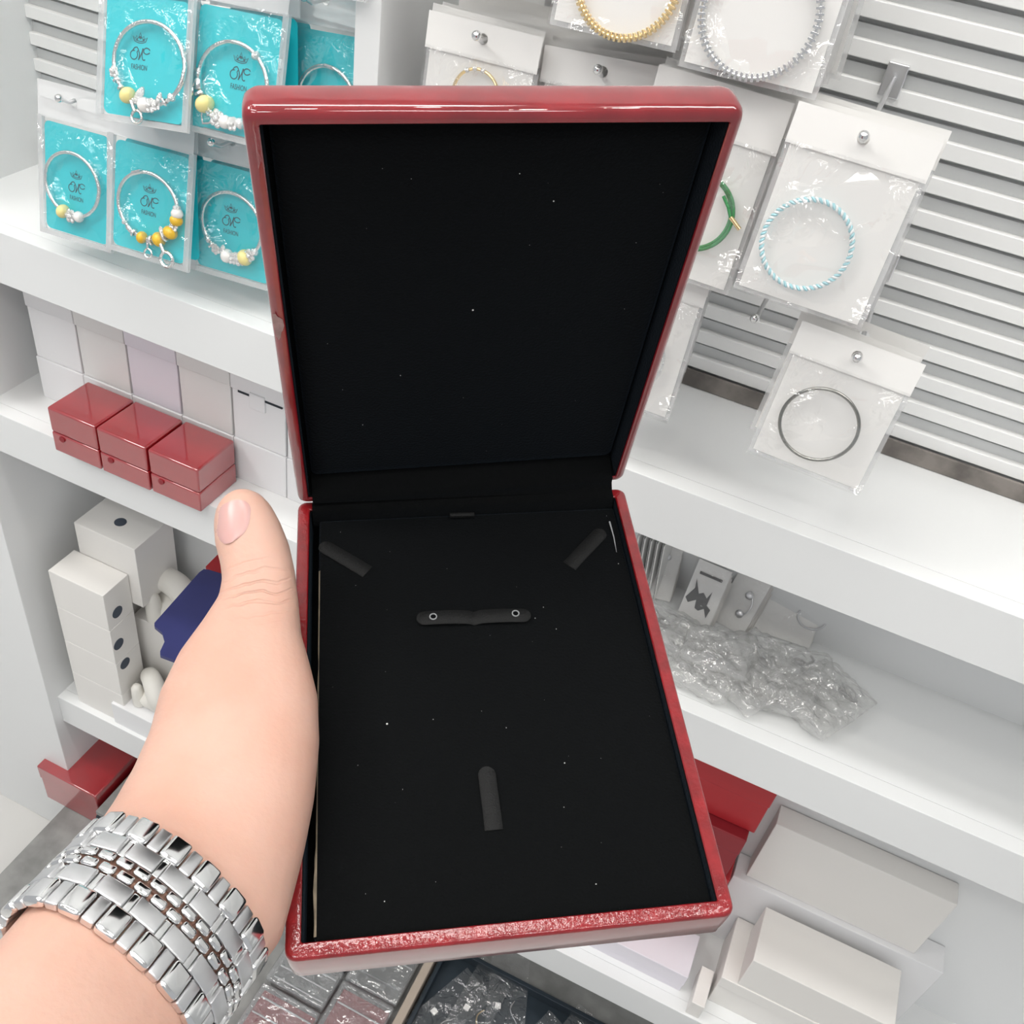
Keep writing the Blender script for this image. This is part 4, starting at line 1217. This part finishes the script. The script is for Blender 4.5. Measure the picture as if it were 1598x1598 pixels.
# ================================================================== HAND
# (left x, left y, right x, right y, distance, half thickness)
ST = [
 (362, 769, 372, 768, .3790, .0020), (347, 774, 390, 770, .3785, .0056), (337, 788, 408, 778, .3780, .0078), (333, 808, 424, 796, .3770, .0092), (334, 836, 440, 828, .3755, .0102), (343, 868, 453, 862, .3735, .0108), (348, 898, 460, 898, .3710, .0112),
 (343, 932, 465, 940, .3670, .0118), (318, 972, 470, 990, .3620, .0132), (282, 1020, 483, 1040, .3560, .0152), (254, 1072, 494, 1100, .3490, .0172),
 (238, 1140, 497, 1165, .3400, .0190), (212, 1200, 489, 1252, .3300, .0205), (184, 1245, 470, 1345, .3200, .0218), (164, 1270, 447, 1425, .3105, .0220), (152, 1286, 424, 1492, .3015, .0215),
 (130, 1315, 376, 1548, .2910, .0210), (100, 1350, 326, 1600, .2810, .0208), (62, 1396, 290, 1655, .2710, .0210), (-10, 1480, 232, 1745, .2550, .0225), (-130, 1610, 130, 1890, .2330, .0250), (-300, 1780, -20, 2080, .2120, .0280)]
secs = []
for (lx, ly, rx, ry, d_, th) in ST:
    a_ = at(lx, ly, d=d_); b_ = at(rx, ry, d=d_)
    secs.append(((a_ + b_) / 2, (b_ - a_) / 2, th))
def sec_frame(i):
    c0 = secs[max(0, i - 1)][0]; c1 = secs[min(len(secs) - 1, i + 1)][0]
    ax = (c1 - c0).normalized(); c, wv, th = secs[i]
    wv2 = (wv - ax * wv.dot(ax)); wv2 = wv2.normalized() * (wv.length * .5 + wv2.length * .5)
    v = wv2.cross(ax).normalized()
    if v.dot(-c) < 0: v = -v
    return c, wv2, v, th, ax
vs = []; fs = []; NS = 28
for i in range(len(secs)):
    c, wv, v, th, ax = sec_frame(i)
    for j in range(NS):
        a = 2 * math.pi * j / NS
        ca, sa = math.cos(a), math.sin(a)
        # slightly squarer than an ellipse
        k_ = (abs(ca) ** 2.25 + abs(sa) ** 2.25) ** (-1 / 2.25)
        vs.append(c + wv * (ca * k_) + v * (th * sa * k_))
for i in range(len(secs) - 1):
    for j in range(NS): fs.append((i * NS + j, i * NS + (j + 1) % NS, (i + 1) * NS + (j + 1) % NS, (i + 1) * NS + j))
fs.append(tuple(range(NS))[::-1]); fs.append(tuple((len(secs) - 1) * NS + j for j in range(NS)))
hb = bmesh.new()
vv = [hb.verts.new(v) for v in vs]
for f in fs: hb.faces.new([vv[i] for i in f])
def capsule(bm, a, b, ra, rb):
    n = 8
    for q in range(n + 1):
        u = q / n
        ball_bm(a.lerp(b, u), ra + (rb - ra) * u, 3, (1, 1, 1), bm)
W_ = lambda x, y, z: BOXM @ Vector((x, y, z))
pal = secs[11][0]; pal2 = secs[13][0]
capsule(hb, secs[9][0], W_(-.090, -.072, -.030), .0135, .0125)
capsule(hb, secs[11][0], W_(-.088, -.105, -.036), .018, .0135)
capsule(hb, secs[13][0], W_(-.086, -.130, -.038), .020, .0140)
capsule(hb, secs[14][0], W_(-.070, -.142, -.039), .018, .0130)
fy = (-.070, -.092, -.113, -.133)
fl_ = (1.0, 1.12, 1.05, .85)
for q in range(4):
    y = fy[q]; k_ = fl_[q]
    j0 = W_(-.086, y - .006, -.040); j1 = W_(-.086 + .042 * k_, y, -.0345); j2 = W_(-.086 + .070 * k_, y + .006, -.0325); j3 = W_(-.086 + .092 * k_, y + .010, -.0312)
    r0 = (.0098, .0100, .0096, .0086)[q]
    capsule(hb, j0, j1, r0 * 1.12, r0); capsule(hb, j1, j2, r0, r0 * .93); capsule(hb, j2, j3, r0 * .93, r0 * .80)
capsule(hb, W_(-.086, fy[0], -.040), W_(-.084, fy[3], -.041), .012, .013)
bmesh.ops.recalc_face_normals(hb, faces=hb.faces)
me = bpy.data.meshes.new('hand_raw'); hb.to_mesh(me); hb.free()
arm_dir = (secs[7][0] - secs[4][0]).normalized()
kn = at(400, 925, d=.359)
M['skin'] = skin_material(kn, tuple(arm_dir), (1, 0, 0))
ph = thing('person', 'bare left hand and wrist of a person holding the red jewelry box', 'person', secs[-1][0])
ho = bpy.data.objects.new('hand', me); COL.objects.link(ho)
md = ho.modifiers.new('r', 'REMESH'); md.mode = 'VOXEL'; md.voxel_size = .0013
sm = ho.modifiers.new('s', 'SMOOTH'); sm.iterations = 9; sm.factor = .5
bpy.context.view_layer.update()
dg = bpy.context.evaluated_depsgraph_get()
me2 = bpy.data.meshes.new_from_object(ho.evaluated_get(dg))
inv = BOXM.inverted(); e_ = .0004
for v_ in me2.vertices:
    q = inv @ v_.co
    if abs(q.x) < w2 + e_ and -BL - e_ < q.y < e_ and -BH - e_ < q.z < e_:
        dl = q.x + w2 + e_; dt = e_ - q.z; db = q.z + BH + e_
        m_ = min(dl, dt, db)
        if m_ == dl: q.x = -w2 - e_
        elif m_ == dt: q.z = e_
        else: q.z = -BH - e_
        v_.co = BOXM @ q
bvh = BVHTree.FromPolygons([v.co.copy() for v in me2.vertices], [tuple(p.vertices) for p in me2.polygons])
me2.transform(Matrix.Translation(-secs[-1][0]))
bpy.data.objects.remove(ho)
for p_ in me2.polygons: p_.use_smooth = True
me2.materials.clear()
hand = link_mesh('hand', me2, M['skin'], ph)
# thumb nail, a curved plate on the thumb's surface
nail_axis = [((357, 848), 8), ((358, 842), 17), ((360, 833), 24), ((362, 820), 27), ((363, 806), 27.5), ((365, 794), 27), ((366, 785), 24), ((367, 780), 18)]
rows = []
for (c, hwp) in nail_axis:
    r_ = []
    for j in range(11):
        u = j / 10 * 2 - 1
        x = c[0] + u * hwp; y = c[1] - 6 * u * .35 + 5 * u * u * (1 if c[1] < 800 else -.3)
        d_ = ray(x, y).normalized()
        hit, nrm, idx, dist = bvh.ray_cast(Vector((0, 0, 0)), d_)
        if hit is None: hit = d_ * .37; nrm = -d_
        r_.append(hit - d_ * (.00075 * (1 - .85 * abs(u) ** 3)) - secs[-1][0])
    rows.append(r_)
vs = [v for r_ in rows for v in r_]; fs = []
for i in range(len(rows) - 1):
    for j in range(10): fs.append((i * 11 + j, i * 11 + j + 1, (i + 1) * 11 + j + 1, (i + 1) * 11 + j))
nail = from_py('thumb_nail', vs, fs, M['nail'], ph, 180)
sd = nail.modifiers.new('s', 'SUBSURF'); sd.levels = 1; sd.render_levels = 1
tag(nail, 'pink thumb nail', None)

# ================================================================== WATCH BRACELET
i0 = 17
c, wv, v, th, ax = sec_frame(i0)
c = c - ax * .0005
aw = wv.length + .0016; bw_ = th + .0022; wx = wv.normalized()
t = thing('watch_bracelet', 'polished steel five-row link watch bracelet around the wrist', 'bracelet', mw=Matrix.Translation(c) @ Matrix((wx, v, ax if wx.cross(v).dot(ax) > 0 else -ax)).transposed().to_4x4())
N_ = 2000
per = [0.0]; pts = []
for i in range(N_ + 1):
    a = 2 * math.pi * i / N_
    ca, sa = math.cos(a), math.sin(a); k_ = (abs(ca) ** 2.25 + abs(sa) ** 2.25) ** (-1 / 2.25)
    pts.append(Vector((aw * ca * k_, bw_ * sa * k_, 0)))
    if i: per.append(per[-1] + (pts[i] - pts[i - 1]).length)
TOT = per[-1]
def on_ring(s):
    s = s % TOT
    lo, hi = 0, N_
    while hi - lo > 1:
        m_ = (lo + hi) // 2
        if per[m_] <= s: lo = m_
        else: hi = m_
    p = pts[lo].lerp(pts[hi], (s - per[lo]) / max(per[hi] - per[lo], 1e-9))
    tg = (pts[(hi + 3) % N_] - pts[(lo - 3) % N_]).normalized()
    nn = Vector((tg.y, -tg.x, 0)); nn = nn if nn.dot(p) > 0 else -nn
    return p, tg, nn
rows_n = round(TOT / .0112)
pt = TOT / rows_n
def link_proto(name, tl, nl, zl, bev, m):
    b = box_bm(-tl / 2, tl / 2, -nl / 2, nl / 2, -zl / 2, zl / 2, bev, 3)
    bmesh.ops.recalc_face_normals(b, faces=b.faces)
    me = bpy.data.meshes.new(name); b.to_mesh(me); b.free()
    for p_ in me.polygons: p_.use_smooth = True
    me.set_sharp_from_angle(angle=math.radians(50)); me.materials.append(m)
    return me
pr_outer = link_proto('outer_link', pt * .60, .0036, .0088, .0013, M['steel'])
pr_step = link_proto('step_link', pt * .34, .0028, .0082, .0006, M['steel_b'])
pr_mid = link_proto('flat_link', pt * .80, .0026, .0060, .0004, M['steel_b'])
pr_bar = link_proto('pin_bar', pt * .18, .0020, .0060, .0003, M['steel'])
pr_bead = link_proto('centre_bead', pt * .44, .0030, .0029, .0009, M['steel'])
def put(me, s, zoff, noff=0.0):
    p, tg, nn = on_ring(s)
    mw = Matrix.Translation(p + nn * noff + Vector((0, 0, zoff))) @ Matrix((tg, nn, Vector((0, 0, 1)))).transposed().to_4x4()
    link_mesh(me.name.split('.')[0], me, None, t, mw=mw)
for i in range(rows_n):
    s0 = i * pt
    for sg in (-1, 1):
        put(pr_outer, s0, sg * .0140, .0002); put(pr_step, s0 + pt * .5, sg * .0138, -.0002)
        put(pr_mid, s0 + pt * .5, sg * .0066, 0); put(pr_bar, s0, sg * .0066, -.0003)
        put(pr_bead, s0 + (0 if sg > 0 else pt * .25), sg * .0018, .0003); put(pr_bead, s0 + pt * (.5 if sg > 0 else .75), sg * .0018, .0003)
